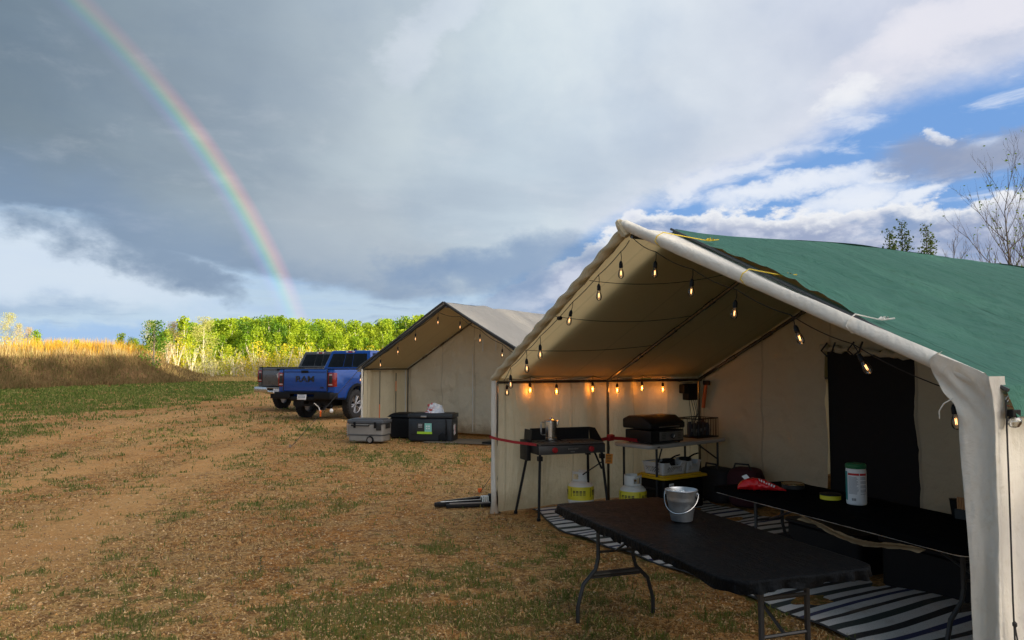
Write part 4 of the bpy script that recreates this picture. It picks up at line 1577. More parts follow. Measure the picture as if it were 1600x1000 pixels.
fly2 = thing('grey_fly', 'grey fly sheet draped over the roof of the farther tent', 'tarp', (TENT2[0], TENT2[1], 0), TENT2[2])
for side in (0, 1):
    def fn(U, V, side=side):
        W, he, hr = 4.9, 1.64, 3.02
        b = -0.06 + V * 6.8 + 0.04 * np.sin(U * 5 + side)
        a = -0.12 + U * (W / 2 + 0.12)
        z = he + (hr - he) * a / (W / 2) + 0.05 + (fbm(a * 1.1 + 7, b * 1.1 + side * 3, 4) - 0.5) * 0.05
        rip = np.exp(-((b - 1.5 + 0.5 * (1 - U)) / 0.22) ** 2) * 0.028 * U
        z = z + rip - np.exp(-((b - 1.9 + 0.5 * (1 - U)) / 0.18) ** 2) * 0.022 * U
        z = z - 0.10 * np.clip(0.05 - U, 0, 1) / 0.05
        if side:
            a = W - a
        return a, b, z
    surf('fly_panel', 50, 80, fn, M['tarp_grey'] if side else M['tarp_grey'], fly2)
    b = MB()
    pp = []
    for i in range(30):
        u = i / 29
        a = -0.12 + u * 2.57
        z = 1.64 + 1.38 * a / 2.45 + 0.045
        pp.append((a if not side else 4.9 - a, -0.065 + .04 * math.sin(u * 5 + side), z - (.03 if i == 0 else 0)))
    b.tube(pp, .022, 6)
    b.build('hem', M['tarp_dark'], fly2)


# ------------------------------------------------------------------ string lights
def bulb_on(t, p, r=1.0, lit=1, tilt=(0, 0)):
    """pendant lamp: short lead, socket, glass bulb with filament; p = hanging point, local to t"""
    p = Vector(p)
    Rm = Euler((tilt[0], tilt[1], 0)).to_matrix().to_4x4()
    s = MB()
    s.m = Matrix.Translation(p) @ Rm
    s.tube([(0, 0, 0), (.004, .002, -.05 * r), (0, 0, -.085 * r)], .0032, 5)
    s.lathe([(.010, -.142 * r), (.0165, -.138 * r), (.0165, -.105 * r), (.011, -.088 * r), (.004, -.08 * r)], 12)
    so_ = s.build('socket', M['black_plastic'], t)
    g = MB()
    g.m = Matrix.Translation(p) @ Rm
    g.lathe([(.003, -.232 * r), (.016, -.226 * r), (.0235, -.212 * r), (.026, -.196 * r), (.0225, -.174 * r), (.015, -.152 * r), (.012, -.141 * r)], 14, cap=False)
    g.build('bulb', M['glass'], so_)
    f = MB()
    f.m = Matrix.Translation(p) @ Rm
    f.tube([(-.005, 0, -.165 * r), (-.004, 0, -.203 * r), (0, 0, -.170 * r), (.004, 0, -.203 * r), (.005, 0, -.165 * r)], .0014, 4)
    f.build('filament', M['filament'] if lit == 2 else M['filament_dim'], so_)
    if lit == 2:
        ld = bpy.data.lights.new('bulb_glow', 'POINT')
        ld.energy = 0.30
        ld.color = (1.0, 0.30, 0.03)
        ld.shadow_soft_size = 0.02
        lo_ = bpy.data.objects.new('bulb_glow', ld)
        col.objects.link(lo_)
        lo_.parent = so_
        lo_.location = (Matrix.Translation(p) @ Rm) @ Vector((0, 0, -.188 * r))


def cable(t, pts, sag=0.03, r=0.0035):
    b = MB()
    out = []
    for p, q in zip(pts[:-1], pts[1:]):
        p, q = Vector(p), Vector(q)
        for i in range(6):
            k = i / 6
            out.append(p.lerp(q, k) - Vector((0, 0, sag * 4 * k * (1 - k))))
    out.append(Vector(pts[-1]))
    b.tube(out, r, 5)
    b.build('cable', M['wire'], t)


sl1 = thing('string_lights', 'string of glass bulbs hung round the porch of the near tent', 'string lights', (TENT1[0], TENT1[1], 0), TENT1[2])
zr = lambda a: 1.53 + 1.27 * (1 - abs(a - 2.7) / 2.7)
LR = [(2.56, 0), (2.22, 0.0), (1.78, 0.35), (1.14, 0), (0.84, -.05), (0.47, 0)]
pts = []
for a, ti in LR:
    z = zr(a) - 0.095
    bulb_on(sl1, (a, -.03 - .16 * a / 2.7, z), 1.0, 1, (0, ti))
    pts.append((a, -.03 - .16 * a / 2.7, z))
cable(sl1, [(2.66, -.17, zr(2.66) - .06)] + pts + [(0.16, 0.03, 1.50)], 0.012)
pts = []
for a, ti in ((2.93, 0.1), (3.32, 0.12), (3.73, 0.15), (4.17, -.4), (4.60, -.55), (5.17, -.1)):
    z = zr(a) - 0.10
    y = .03 - .16 * (5.4 - a) / 2.7
    bulb_on(sl1, (a, y, z), .92, 1, (0, ti))
    pts.append((a, y, z))
cable(sl1, [(2.70, -.17, zr(2.7) - .06)] + pts + [(5.32, 0.02, 1.49)], 0.02)
WB = [(0.11, 1), (0.42, 2), (0.79, 2), (1.32, 2), (1.70, 2), (2.10, 2), (2.45, 2)]
pts = []
for i, (y, lit) in enumerate(WB):
    z = 1.50 + (0.015 if i % 2 else -.005)
    bulb_on(sl1, (0.095, y, z + .03), 0.85, lit, (0, 0))
    pts.append((0.12, y, z + .03))
cable(sl1, pts + [(0.12, 2.95, 1.45)], 0.02)
b = MB()
for (a, y, a2, y2, s_) in ((2.02, -.12, 2.55, 1.55, .10), (1.40, -.08, 1.60, 1.55, .06), (0.72, -.03, 0.95, 1.55, .03)):
    p, q = Vector((a, y, zr(a) - .03)), Vector((a2, y2, zr(a2) - .07))
    b.tube([p.lerp(q, k / 12) - Vector((0, 0, s_ * 4 * k / 12 * (1 - k / 12))) for k in range(13)], .003, 4)
b.build('spreader_cord', M['wire'], sl1)
b = MB()
b.lathe([(.012, -.03), (.02, -.02), (.02, .02), (.012, .03)], 10, (1.50, -.10, zr(1.5) - .10), 'X')
b.build('plug', M['black_plastic'], sl1)
b = MB()
b.tube([(4.7, 3.05, 1.62), (4.9, 2.0, 1.50), (5.15, .3, 1.46)], .005, 5)
b.build('lead', M['wire'], sl1)

sl2 = thing('string_lights', 'small string of lit bulbs round the porch gable of the farther tent', 'string lights', (TENT2[0], TENT2[1], 0), TENT2[2])
pts = []
for a in (-0.02, 0.60, 1.12, 1.63, 2.26, 2.86, 3.38, 3.94, 4.5):
    z = 1.64 + 1.38 * (1 - abs(a - 2.45) / 2.45) - 0.05
    bulb_on(sl2, (a, -.04, z), 1.25, 1)
    pts.append((a, -.04, z))
cable(sl2, pts, 0.04, .006)

# ------------------------------------------------------------------ guy ropes
g = thing('guy_rope', 'black guy rope beside the right corner of the near tent, clear bulb at its top', 'rope', T1(5.462, -0.03, 0))
b = MB()
b.tube([(0, 0, 0), (-.004, 0, .5), (0, 0, 1.0), (0.002, 0, 1.50)], .0042, 6)
b.tube([(0, 0, .38), (.014, .004, .30), (.018, 0, .1), (.02, 0, 0)], .004, 5)
b.lathe([(.004, .37), (.011, .378), (.011, .392), (.004, .40)], 8)
b.build('rope', M['rope_black'], g)
b = MB()
b.tube([(0, 0, 1.50), (.012, -.004, 1.52), (.02, 0, 1.505), (.012, .004, 1.49), (0, 0, 1.50)], .003, 5)
b.build('hook', M['steel'], g)
lb = thing('outdoor_bulb', 'clear round bulb in a black clip socket hanging under the tarp corner', 'light bulb', T1(5.462, -0.03, 1.42), R(20))
b = MB()
b.rbox((.036, -.012, .012), (.062, .04, .036), .006)
b.build('socket', M['black_plastic'], lb)
b = MB()
b.lathe([(.004, -.064), (.020, -.058), (.031, -.042), (.034, -.027), (.028, -.012), (.018, -.004)], 18, (.04, -.012, 0), cap=False)
b.build('bulb', glass_mat('frost_glass', (.92, .93, .93), 0.25, 0.15), lb)
b = MB()
b.tube([(0, 0, .02), (.02, .01, .05), (.05, -.01, .04), (.055, 0, .075)], .003, 5)
b.build('lead', M['red'], lb)


def guy(name, label, p_top, p_bot, tens, m='rope_black', r=.006):
    t = thing(name, label, 'rope', p_bot)
    p0 = Vector((0, 0, 0))
    p1 = Vector(p_top) - Vector(p_bot)
    b = MB()
    b.tube([p0, p0.lerp(p1, .5) - Vector((0, 0, .01)), p1], r, 5)
    b.build('rope', M[m], t)
    b = MB()
    b.tube([(0, 0, -.12), (.01, 0, .05)], .012, 6)
    b.box((0.01, 0, .05), (.05, .03, .05))
    b.build('peg', M['orange'] if tens is None else M['steel'], t)
    if tens:
        q = p0.lerp(p1, tens)
        b = MB()
        b.box(q, (.035, .05, .13), (R(25), 0, R(20)))
        b.build('tensioner', M['orange'], t)
        b = MB()
        b.tube([q, q + Vector((-.06, .1, .12)), q + Vector((-.14, .0, .22))], .010, 5)
        b.build('rope_tail', M['rope_white'], t)


guy('guy_rope', 'guy rope with orange tensioner running from the farther tent across the blue truck', T2(-.02, -.05, 1.62), (-4.52, 15.1, 0.0), 0.40)
guy('guy_rope', 'thin guy rope with orange peg behind the left corner of the near tent', T1(-.05, 0.9, 1.5), (-0.43, 9.75, 0), None, r=.004)
for (px_, h_) in ((0, 0),):
    t = thing('outdoor_bulb', 'white bulb dangling on the guy rope before the truck wheel', 'light bulb', (-4.05, 16.6, .72))
    b = MB()
    b.lathe([(.004, -.10), (.035, -.085), (.045, -.05), (.03, -.02), (.018, 0)], 12)
    b.build('bulb', mat('bulb_white', (.8, .8, .78), .3), t)
    b = MB()
    b.lathe([(.02, 0), (.022, .05), (.008, .07)], 10)
    b.build('socket', M['black_plastic'], t)


# ------------------------------------------------------------------ pickups
def pane(p00, p10, p11, p01, u0, u1, v0, v1, off, b):
    P = [Vector(p) for p in (p00, p10, p11, p01)]
    n = (P[1] - P[0]).cross(P[3] - P[0]).normalized()

    def q(u, v):
        return P[0] * (1 - u) * (1 - v) + P[1] * u * (1 - v) + P[2] * u * v + P[3] * (1 - u) * v
    f = [q(u0, v0), q(u1, v0), q(u1, v1), q(u0, v1)]
    b.add([p - n * .004 for p in f] + [p + n * off for p in f], [(3, 2, 1, 0), (4, 5, 6, 7), (0, 1, 5, 4), (1, 2, 6, 5), (2, 3, 7, 6), (3, 0, 4, 7)])


def pickup(label, loc, rz, paint, chrome_bumper, rimcol, badge):
    t = thing('pickup_truck', label, 'pickup truck', loc, rz)
    t.scale = (1, 1, 1.05)
    b = MB()

    def arch(cy, r):
        return [(cy - r * math.cos(R(a)), 0.44 + r * math.sin(R(a))) for a in range(12, 169, 12)]
    prof = [(0.14, 0.62), (0.70, 0.62)] + arch(1.32, 0.53) + [(1.95, 0.55), (4.35, 0.55)] + arch(4.98, 0.53) + [(5.62, 0.58), (5.84, 0.62), (5.88, 1.0), (5.80, 1.22), (5.55, 1.30), (4.40, 1.40), (2.25, 1.44), (0.16, 1.44)]
    b.prism(prof, -1.01, 1.01)
    b.build('body', paint, t, bevel=.035, seg=3)
    # bed rail caps and cover
    b = MB()
    for s in (-1, 1):
        b.box((s * .945, 1.17, 1.452), (.12, 2.0, .024))
    b.box((0, .185, 1.452), (1.76, .05, .022))
    b.build('bed_rail', M['black_plastic'], t, bevel=.006)
    b = MB()
    b.box((0, 1.20, 1.446), (1.76, 1.95, .012))
    b.build('bed_cover', M['black_plastic'], t)
    # cab
    b = MB()
    lo_ = [(-.96, 2.22, 1.40), (.96, 2.22, 1.40), (.96, 4.48, 1.38), (-.96, 4.48, 1.38)]
    hi = [(-.76, 2.44, 2.02), (.76, 2.44, 2.02), (.76, 3.92, 2.02), (-.76, 3.92, 2.02)]
    b.add(lo_ + hi, [(3, 2, 1, 0), (4, 5, 6, 7), (0, 1, 5, 4), (1, 2, 6, 5), (2, 3, 7, 6), (3, 0, 4, 7)])
    b.build('cab', paint, t, bevel=.06, seg=4)
    gl = mat('truck_glass', (.004, .005, .007), .08, 0, 0.1, spec=.35)
    b = MB()
    pane(lo_[0], lo_[1], hi[1], hi[0], .09, .40, .16, .84, .010, b)
    pane(lo_[0], lo_[1], hi[1], hi[0], .41, .59, .16, .84, .008, b)
    pane(lo_[0], lo_[1], hi[1], hi[0], .60, .91, .16, .84, .010, b)
    b.build('rear_window', gl, t, bevel=.004)
    for (i, j) in ((1, 2), (3, 0)):
        b = MB()
        r0, r1 = (0, 1)
        pane(lo_[i], lo_[j], hi[j], hi[i], .07, .44, .14, .86, .008, b)
        pane(lo_[i], lo_[j], hi[j], hi[i], .48, .82, .14, .86, .008, b)
        b.build('side_window', gl, t)
    b = MB()
    pane(lo_[2], lo_[3], hi[3], hi[2], .06, .94, .1, .9, .008, b)
    b.build('windscreen', gl, t)
    b = MB()
    b.box((0, 2.43, 1.972), (.34, .03, .045), (R(-18), 0, 0))
    hl = b.build('high_brake_light', mat('lens_red', (.30, .01, .01), .2, coat=.5), t, bevel=.006)
    b = MB()
    for s in (-1, 1):
        b.box((s * .125, 2.421, 1.972), (.07, .03, .030), (R(-18), 0, 0))
    b.build('cargo_lens', M['paper'], hl)
    b = MB()
    b.prism([(2.62, 2.015), (2.84, 2.015), (2.70, 2.085), (2.65, 2.08)], -.025, .025)
    b.build('antenna_fin', M['black_plastic'], t, bevel=.008)
    # tailgate
    b = MB()
    b.box((0, .125, 1.13), (1.56, .06, .62))
    b.box((0, .096, 1.385), (1.50, .03, .07))
    tg = b.build('tailgate', paint, t, bevel=.014, seg=3)
    b = MB()
    b.box((0, .080, 1.375), (.26, .02, .07))
    b.build('tailgate_handle', M['black_plastic'], tg, bevel=.006)
    b = MB()
    for s in (-1, 1):
        b.box((s * .789, .105, 1.13), (.008, .05, .60))
    b.box((0, .120, .812), (1.58, .06, .008))
    b.build('tailgate_gap', M['ink'], tg)
    if badge == 'word':
        me = text_mesh('RAM', .235, .008, .003)
        me.transform(Matrix.Translation((0, .088, 1.16)) @ Matrix.Diagonal((1.45, 1, 1, 1)) @ Euler((R(90), 0, 0)).to_matrix().to_4x4())
        me.materials.append(M['ink'])
        link('lettering', me, tg)
        me = text_mesh('REBEL', .05, .004, .001)
        me.transform(Matrix.Translation((.62, .090, .93)) @ Euler((R(90), 0, 0)).to_matrix().to_4x4())
        me.materials.append(M['ink'])
        link('trim_badge', me, tg)
    else:
        b = MB()
        b.add([(x, .088, 1.15 + z) for x, z in ((-.13, .07), (-.05, .11), (0, .07), (.05, .11), (.13, .07), (.10, -.03), (0, -.11), (-.10, -.03))] + [(x, .07, 1.15 + z) for x, z in ((-.13, .07), (-.05, .11), (0, .07), (.05, .11), (.13, .07), (.10, -.03), (0, -.11), (-.10, -.03))],
              [tuple(range(8)), tuple(range(15, 7, -1))] + [(i, (i + 1) % 8, 8 + (i + 1) % 8, 8 + i) for i in range(8)])
        b.build('emblem', M['steel'], tg)
        me = text_mesh('BIG HORN', .05, .004, .002)
        me.transform(Matrix.Translation((-.58, .090, 1.36)) @ Euler((R(90), 0, 0)).to_matrix().to_4x4())
        me.materials.append(M['steel'])
        link('trim_badge', me, tg)
    # lamps
    for s in (-1, 1):
        b = MB()
        b.box((s * .905, .20, 1.15), (.225, .17, .40))
        tl = b.build('tail_light', mat('tail_red', (.22, .008, .010), .18, coat=.6), t, bevel=.02, seg=3)
        b = MB()
        b.box((s * .895, .113, 1.15), (.11, .012, .20))
        b.build('lamp_core', M['ink'], tl, bevel=.004)
        b = MB()
        b.box((s * .895, .112, 1.285), (.10, .012, .045))
        b.box((s * .895, .112, 1.01), (.13, .012, .035))
        b.build('reverse_lens', mat('lens_pale', (.45, .38, .36), .25), tl, bevel=.004)
    # bumper
    bm_ = M['steel'] if chrome_bumper else M['black_plastic']
    b = MB()
    for s in (-1, 1):
        b.box((s * .72, .04, .70), (.58, .20, .20))
        b.box((s * .99, .18, .70), (.06, .30, .18))
    b.box((0, .05, .62), (.90, .16, .12))
    b.box((0, .03, .765), (.95, .20, .05))
    bp = b.build('rear_bumper', bm_, t, bevel=.025, seg=3)
    b = MB()
    b.box((0, .02, .790), (1.30, .17, .012))
    b.build('step_pad', M['black_plastic'], bp)
    b = MB()
    b.box((0, -.045, .67), (.32, .012, .165), (R(-6), 0, 0))
    pl = b.build('licence_plate', M['paper'], bp, bevel=.004)
    b = MB()
    for i in range(6):
        b.box((-.105 + .042 * i, -.0555, .665), (.022, .004, .065), (R(-6), 0, 0))
    b.box((0, -.0505, .725), (.2, .004, .016), (R(-6), 0, 0))
    b.build('plate_print', mat('plate_ink', (.25, .28, .33), .6), pl)
    b = MB()
    b.box((0, .10, .50), (.10, .24, .09))
    b.build('tow_hitch', M['black_metal'], bp, bevel=.006)
    b = MB()
    b.box((0, 2.9, .50), (1.15, 5.2, .22))
    b.tube([(-.95, 1.32, .44), (.95, 1.32, .44)], .06, 10)
    b.lathe([(.10, -.1), (.17, -.05), (.17, .05), (.10, .1)], 14, (0, 1.32, .44), 'X')
    b.tube([(.45, .2, .42), (.45, 1.0, .45)], .045, 8)
    b.build('chassis', M['black_metal'], t)
    for s in (-1, 1):
        b = MB()
        for cy in (1.32, 4.98):
            n = 12
            for i in range(n):
                a0, a1 = R(8 + 164 * i / n), R(8 + 164 * (i + 1) / n)
                q = lambda a, r, x: (x, cy - r * math.cos(a), .44 + r * math.sin(a))
                x0, x1 = s * 1.00, s * 1.055
                b.add([q(a0, .52, x0), q(a1, .52, x0), q(a1, .60, x0), q(a0, .60, x0), q(a0, .52, x1), q(a1, .52, x1), q(a1, .585, x1), q(a0, .585, x1)],
                      [(3, 2, 1, 0), (4, 5, 6, 7), (0, 1, 5, 4), (1, 2, 6, 5), (2, 3, 7, 6), (3, 0, 4, 7)])
        b.build('fender_flare', M['black_plastic'] if not chrome_bumper else paint, t)
        b = MB()
        b.box((s * .84, 1.98 - .05, .40), (.30, .015, .34))
        b.build('mud_flap', M['black_plastic'], t)
        for cy in (1.32, 4.98):
            b = MB()
            prof_ = [(.27, -.125), (.36, -.135), (.405, -.12), (.425, -.09), (.425, .09), (.405, .12), (.36, .135), (.27, .125)]
            b.lathe(prof_, 40, (s * .87, cy, .425), 'X', cap=False)
            for i in range(30):
                a = 2 * math.pi * i / 30
                for xo, da in ((-.075, 0), (.0, .09), (.075, 0)):
                    c_ = (s * .87 + xo, cy + .428 * math.cos(a + da), .425 + .428 * math.sin(a + da))
                    b.box(c_, (.062, .045, .022), (a + da + math.pi / 2, 0, 0))
            ty = b.build('tyre', mat('rubber', (.016, .016, .017), .8, bump=.2), t)
            ty.name = 'tyre'
            w = b
            b = MB()
            b.lathe([(.275, -.11), (.275, .10), (.262, .118), (.245, .10), (.24, -.10)], 36, (s * .87, cy, .425), 'X', cap=False)
            b.lathe([(.055, .03), (.055, .10), (.04, .112)], 18, (s * .87, cy, .425), 'X')
            for i in range(6):
                a = 2 * math.pi * i / 6 + .2
                for dd in (-.16, .16):
                    p0 = (s * .87 + s * .085, cy + .04 * math.cos(a), .425 + .04 * math.sin(a))
                    p1 = (s * .87 + s * .095, cy + .262 * math.cos(a + dd), .425 + .262 * math.sin(a + dd))
                    b.tube([p0, p1], [.022, .020], 6)
            b.lathe([(.235, -.005), (.235, .005)], 24, (s * .87 - s * .02, cy, .425), 'X')
            b.cur = 1
            b.build('wheel_rim', rimcol, t)
    # front end
    b = MB()
    b.box((0, 5.90, .95), (1.25, .06, .40))
    b.build('grille', M['black_plastic'], t, bevel=.01)
    for s in (-1, 1):
        b = MB()
        b.box((s * .80, 5.86, 1.05), (.34, .08, .20))
        b.build('headlight', M['glass'] if False else M['paper'], t, bevel=.015)
        b = MB()
        b.box((s * 1.13, 4.25, 1.42), (.20, .10, .22))
        b.tube([(s * .96, 4.28, 1.38), (s * 1.08, 4.26, 1.36)], .025, 6)
        b.build('wing_mirror', M['black_plastic'], t, bevel=.02)
    b = MB()
    b.box((0, 5.93, .66), (1.9, .18, .22))
    b.build('front_bumper', bm_, t, bevel=.03)
    return t


def car_paint(name, c, metal=.35, rough=.28):
    return mat(name, c, rough, metal, .05, 3, dirt=tuple(v * .7 + .03 for v in c), dirt_amt=.12, coat=.6)


rim_black = mat('rim_black', (.30, .30, .31), .3, .8)
rim_grey = mat('rim_grey', (.42, .42, .43), .3, .9)
pickup('blue pickup truck with black bumper parked beside the farther tent', (-6.2, 21.9, .06), R(-22), car_paint('paint_blue', (.001, .060, .32), .15, .22), False, rim_black, 'word')
pickup('grey pickup truck with chrome bumper half hidden behind the blue one', (-8.27, 26.1, .10), R(-22), car_paint('paint_grey', (.10, .10, .105)), True, rim_grey, 'emblem')


# ------------------------------------------------------------------ coolers by the farther tent
def grey_cooler():
    x, y = -3.12, 16.25
    t = thing('wheeled_cooler', 'grey hard cooler on wheels with dark lid in front of the farther tent', 'cooler', (x, y, 0), R(-14))
    gm = mat('cooler_grey', (.24, .235, .22), .5, 0, .08, 5, dirt=(.15, .12, .09), dirt_amt=.3)
    dk = mat('cooler_lid', (.075, .085, .10), .45, 0, .1)
    b = MB()
    b.rbox((0, 0, .11), (.80, .44, .14), .05)
    b.rbox((0, 0, .30), (.84, .47, .25), .06)
    b.build('body', gm, t)
    b = MB()
    b.rbox((0, 0, .185), (.845, .475, .012), .06)
    b.build('seam', dk, t)
    b = MB()
    b.rbox((0, 0, .465), (.88, .50, .085), .06)
    b.rbox((0, 0, .515), (.74, .38, .025), .05)
    b.build('lid', dk, t)
    for s in (-.24, .24):
        b = MB()
        b.box((s, -.252, .40), (.05, .02, .13))
        b.build('latch', M['black_plastic'], t, bevel=.006)
    b = MB()
    b.tube([(-.30, -.245, .40), (-.30, -.29, .385), (.10, -.29, .385), (.10, -.245, .40)], .013, 8)
    b.build('handle', M['black_plastic'], t)
    b = MB()
    b.box((.32, -.240, .36), (.12, .02, .14))
    b.box((.424, 0, .37), (.016, .22, .10))
    b.build('grip_recess', M['ink'], t, bevel=.004)
    for s in (-1, 1):
        b = MB()
        b.lathe([(.065, -.02), (.082, -.015), (.082, .015), (.065, .02)], 20, (.12, s * .225, .082), 'Y')
        w = b.build('wheel', M['black_plastic'], t)
        b = MB()
        b.lathe([(.055, -.006), (.05, .006)], 14, (.12, s * .249, .082), 'Y')
        b.build('hub', M['dull_steel'], w)
    b = MB()
    for k in range(5):
        b.tube([(-.43, -.15, .16 + .05 * k), (-.47, -.17, .17 + .05 * k), (-.47, .1, .17 + .05 * k)], .008, 5)
    b.tube([(-.425, -.18, .12), (-.45, -.18, .42)], .012, 6)
    b.build('tow_handle', M['dull_steel'], t)


grey_cooler()


def black_cooler():
    x, y = T2(1.95, .22)[:2]
    t = thing('black_cooler', 'large black hard cooler with green and blue sticker, plastic bag on top', 'cooler', (x, y, 0), R(-10))
    dk = mat('cooler_black', (.014, .019, .026), .42, 0, .15, 5, bump=.05)
    b = MB()
    b.box((0, 0, .27), (1.00, .52, .50))
    b.box((0, 0, .29), (.90, .53, .30))
    b.build('body', dk, t, bevel=.03, seg=3)
    b = MB()
    b.box((0, 0, .575), (1.02, .55, .09))
    b.box((0, 0, .625), (.90, .44, .02))
    b.build('lid', dk, t, bevel=.02, seg=3)
    b = MB()
    b.box((-.14, -.293, .56), (.13, .012, .04))
    b.build('name_badge', M['dull_steel'], t, bevel=.003)
    b = MB()
    b.box((-.12, -.272, .30), (.34, .004, .23))
    st = b.build('sticker', M['ink'], t)
    b = MB()
    b.box((-.04, -.276, .32), (.16, .004, .19))
    b.build('sticker_panel', mat('sticker_blue', (.22, .55, .50), .5), st)
    b = MB()
    b.box((-.12, -.2765, .205), (.34, .004, .05))
    b.build('sticker_band', mat('sticker_green', (.36, .62, .03), .5), st)
    b = MB()
    for i in range(4):
        b.box((-.07 + .05 * (i % 2), -.2785, .30 + .05 * (i // 2)), (.03, .003, .03))
    for i in range(3):
        b.box((-.22, -.2752, .33 + .03 * i), (.09, .003, .008))
    b.build('sticker_print', M['paper'], st)
    b = MB()
    b.box((.503, -.05, .27), (.006, .13, .22), (R(12), 0, 0))
    s2 = b.build('decal', M['paper'], t)
    b = MB()
    for i in range(5):
        b.box((.507, -.08 + .02 * i, .20 + .035 * i), (.004, .035, .02), (R(20 * i), 0, 0))
    b.build('decal_print', M['ink_red'], s2)
    for s in (-1, 1):
        b = MB()
        b.lathe([(.09, -.02), (.105, -.015), (.105, .015), (.09, .02)], 20, (.30, s * .275, .105), 'Y')
        b.build('wheel', M['black_plastic'], t)
    b = MB()
    b.tube([(.36, -.28, .5), (.38, -.31, .38), (.38, -.31, .2), (.36, -.28, .12)], .016, 8)
    b.build('handle', M['black_plastic'], t)
    # dark lidded tub to the left
    x2, y2 = T2(.98, .42)[:2]
    t2 = thing('black_tub', 'black round topped tub between the grey and the black cooler', 'tub', (x2, y2, 0), R(-20))
    b = MB()
    b.rbox((0, 0, .26), (.62, .48, .50), .10)
    b.build('body', M['black_plastic'], t2)

    def dome(U, V):
        xx, yy = (U - .5) * .68, (V - .5) * .54
        z = .50 + .10 * (np.clip(1 - (2 * U - 1) ** 4, 0, 1) * np.clip(1 - (2 * V - 1) ** 4, 0, 1)) ** .5
        return xx, yy, z + (fbm(U * 6, V * 6, 2) - .5) * .015
    surf('lid', 24, 24, dome, M['black_plastic'], t2)
    # plastic bag with a bread bag
    bx, by = T2(2.02, .18)[:2]
    t3 = thing('plastic_bag', 'crumpled pale plastic bag with red print on top of the black cooler', 'plastic bag', (bx, by, .635), R(5))

    def bag(U, V):
        th, ph = U * 2 * np.pi, V * np.pi / 2
        r = 1 + (fbm(U * 7 + V * 2, V * 7, 3) - .5) * .7 * np.sin(th / 2) ** .3
        return .20 * np.cos(th) * np.cos(ph) ** .7 * r, .12 * np.sin(th) * np.cos(ph) ** .7 * r, .19 * np.sin(ph) * r
    m_ = bpy.data.materials.new('bag_print')
    m_.use_nodes = True
    q = NT(m_.node_tree)
    p = q.n['Principled BSDF']
    oc = q.node('ShaderNodeTexCoord').outputs['Object']
    n = q.noise(oc, 14, 3, .5)
    sx = q.node('ShaderNodeSeparateXYZ')
    q.l.new(oc, sx.inputs[0])
    cc = q.mix(q.smooth(n, .48, .52), (.66, .70, .76), (.50, .58, .70))
    cc = q.mix(q.m('MULTIPLY', q.smooth(n, .50, .56), q.smooth(sx.outputs[0], .02, -.08)), cc, (.55, .12, .10))
    q.put(p.inputs['Base Color'], cc)
    p.inputs['Roughness'].default_value = .3
    surf('bag_film', 60, 24, bag, m_, t3)


black_cooler()
for nm, lab, cx_, cy_, w_, d_, rz_, c_ in (('doormat', 'thin grey ground mat lying before the farther tent', 2.75, .42, 1.75, 1.0, -31, (.17, .145, .11)),):
    x, y = T2(cx_, cy_)[:2]
    t = thing(nm, lab, 'mat', (x, y, .006), R(-18))

    def fn(U, V):
        return (U - .5) * w_, (V - .5) * d_, .010 + .012 * fbm(U * 5, V * 5, 3)
    surf('mat_sheet', 30, 20, fn, mat('mat_grey', c_, .9, 0, .25, 5, dirt=(.30, .2, .1), dirt_amt=.5), t)
x, y = T2(3.9, .55)[:2]
t = thing('floor_pad', 'black folded groundsheet at the foot of the farther tent wall', 'groundsheet', (x, y, 0), R(-30))
b = MB()
b.rbox((0, 0, .03), (1.3, .7, .05), .05)
b.rbox((.1, .1, .075), (.9, .45, .04), .05)
b.build('folded_sheet', M['black_plastic'], t)

# ------------------------------------------------------------------ folded lantern tripod on the ground
t = thing('folded_tripod', 'folded black and silver light stand lying by the near tent corner', 'tripod', (-.58, 8.93, .0), R(18))
b = MB()
b.box((-.05, -.03, .04), (.62, .05, .05))
b.build('leg', M['black_metal'], t, bevel=.008)
b = MB()
b.box((-.04, -.032, .069), (.50, .036, .008))
b.build('leg_plate', M['steel'], t, bevel=.002)
b = MB()
b.box((-.02, .05, .05), (.60, .04, .05), (0, R(-3), R(5)))
b.build('leg', M['black_metal'], t, bevel=.008)
b = MB()
b.box((-.02, .05, .079), (.44, .024, .008), (0, R(-3), R(5)))
b.build('leg_plate', M['steel'], t)
b = MB()
b.box((.04, -.14, .03), (.56, .05, .045), (0, 0, R(-7)))
b.build('leg', M['black_metal'], t, bevel=.008)
b = MB()
b.box((.03, -.14, .056), (.46, .038, .010), (0, 0, R(-7)))
b.build('leg_plate', mat('weathered', (.20, .17, .15), .7, 0, .4, 30), t)
b = MB()
b.lathe([(.05, -.03), (.065, -.02), (.065, .02), (.05, .03)], 14, (.33, -.02, .07), 'X')
b.lathe([(.05, -.008), (.085, -.006), (.085, .006), (.05, .008)], 14, (.40, -.02, .08), 'X')
b.build('collar', M['black_plastic'], t)
b = MB()
for k in range(7):
    b.tube([(.22 + .022 * k, -.07, .03), (.225 + .022 * k, -.05, .095 + .01 * (k % 2)), (.23 + .022 * k, .03, .10), (.225 + .022 * k, .07, .04)], .009, 5)
b.build('clamp_band', M['rope_white'], t)
b = MB()
b.tube([(.40, -.02, .08), (.75, -.02, .075)], .025, 8)
b.build('mast', M['black_metal'], t)

# ------------------------------------------------------------------ inside the porch of the near tent
ZB = TENT1[2]


def at1(a, b_, z=0.0):
    return T1(a, b_, z)


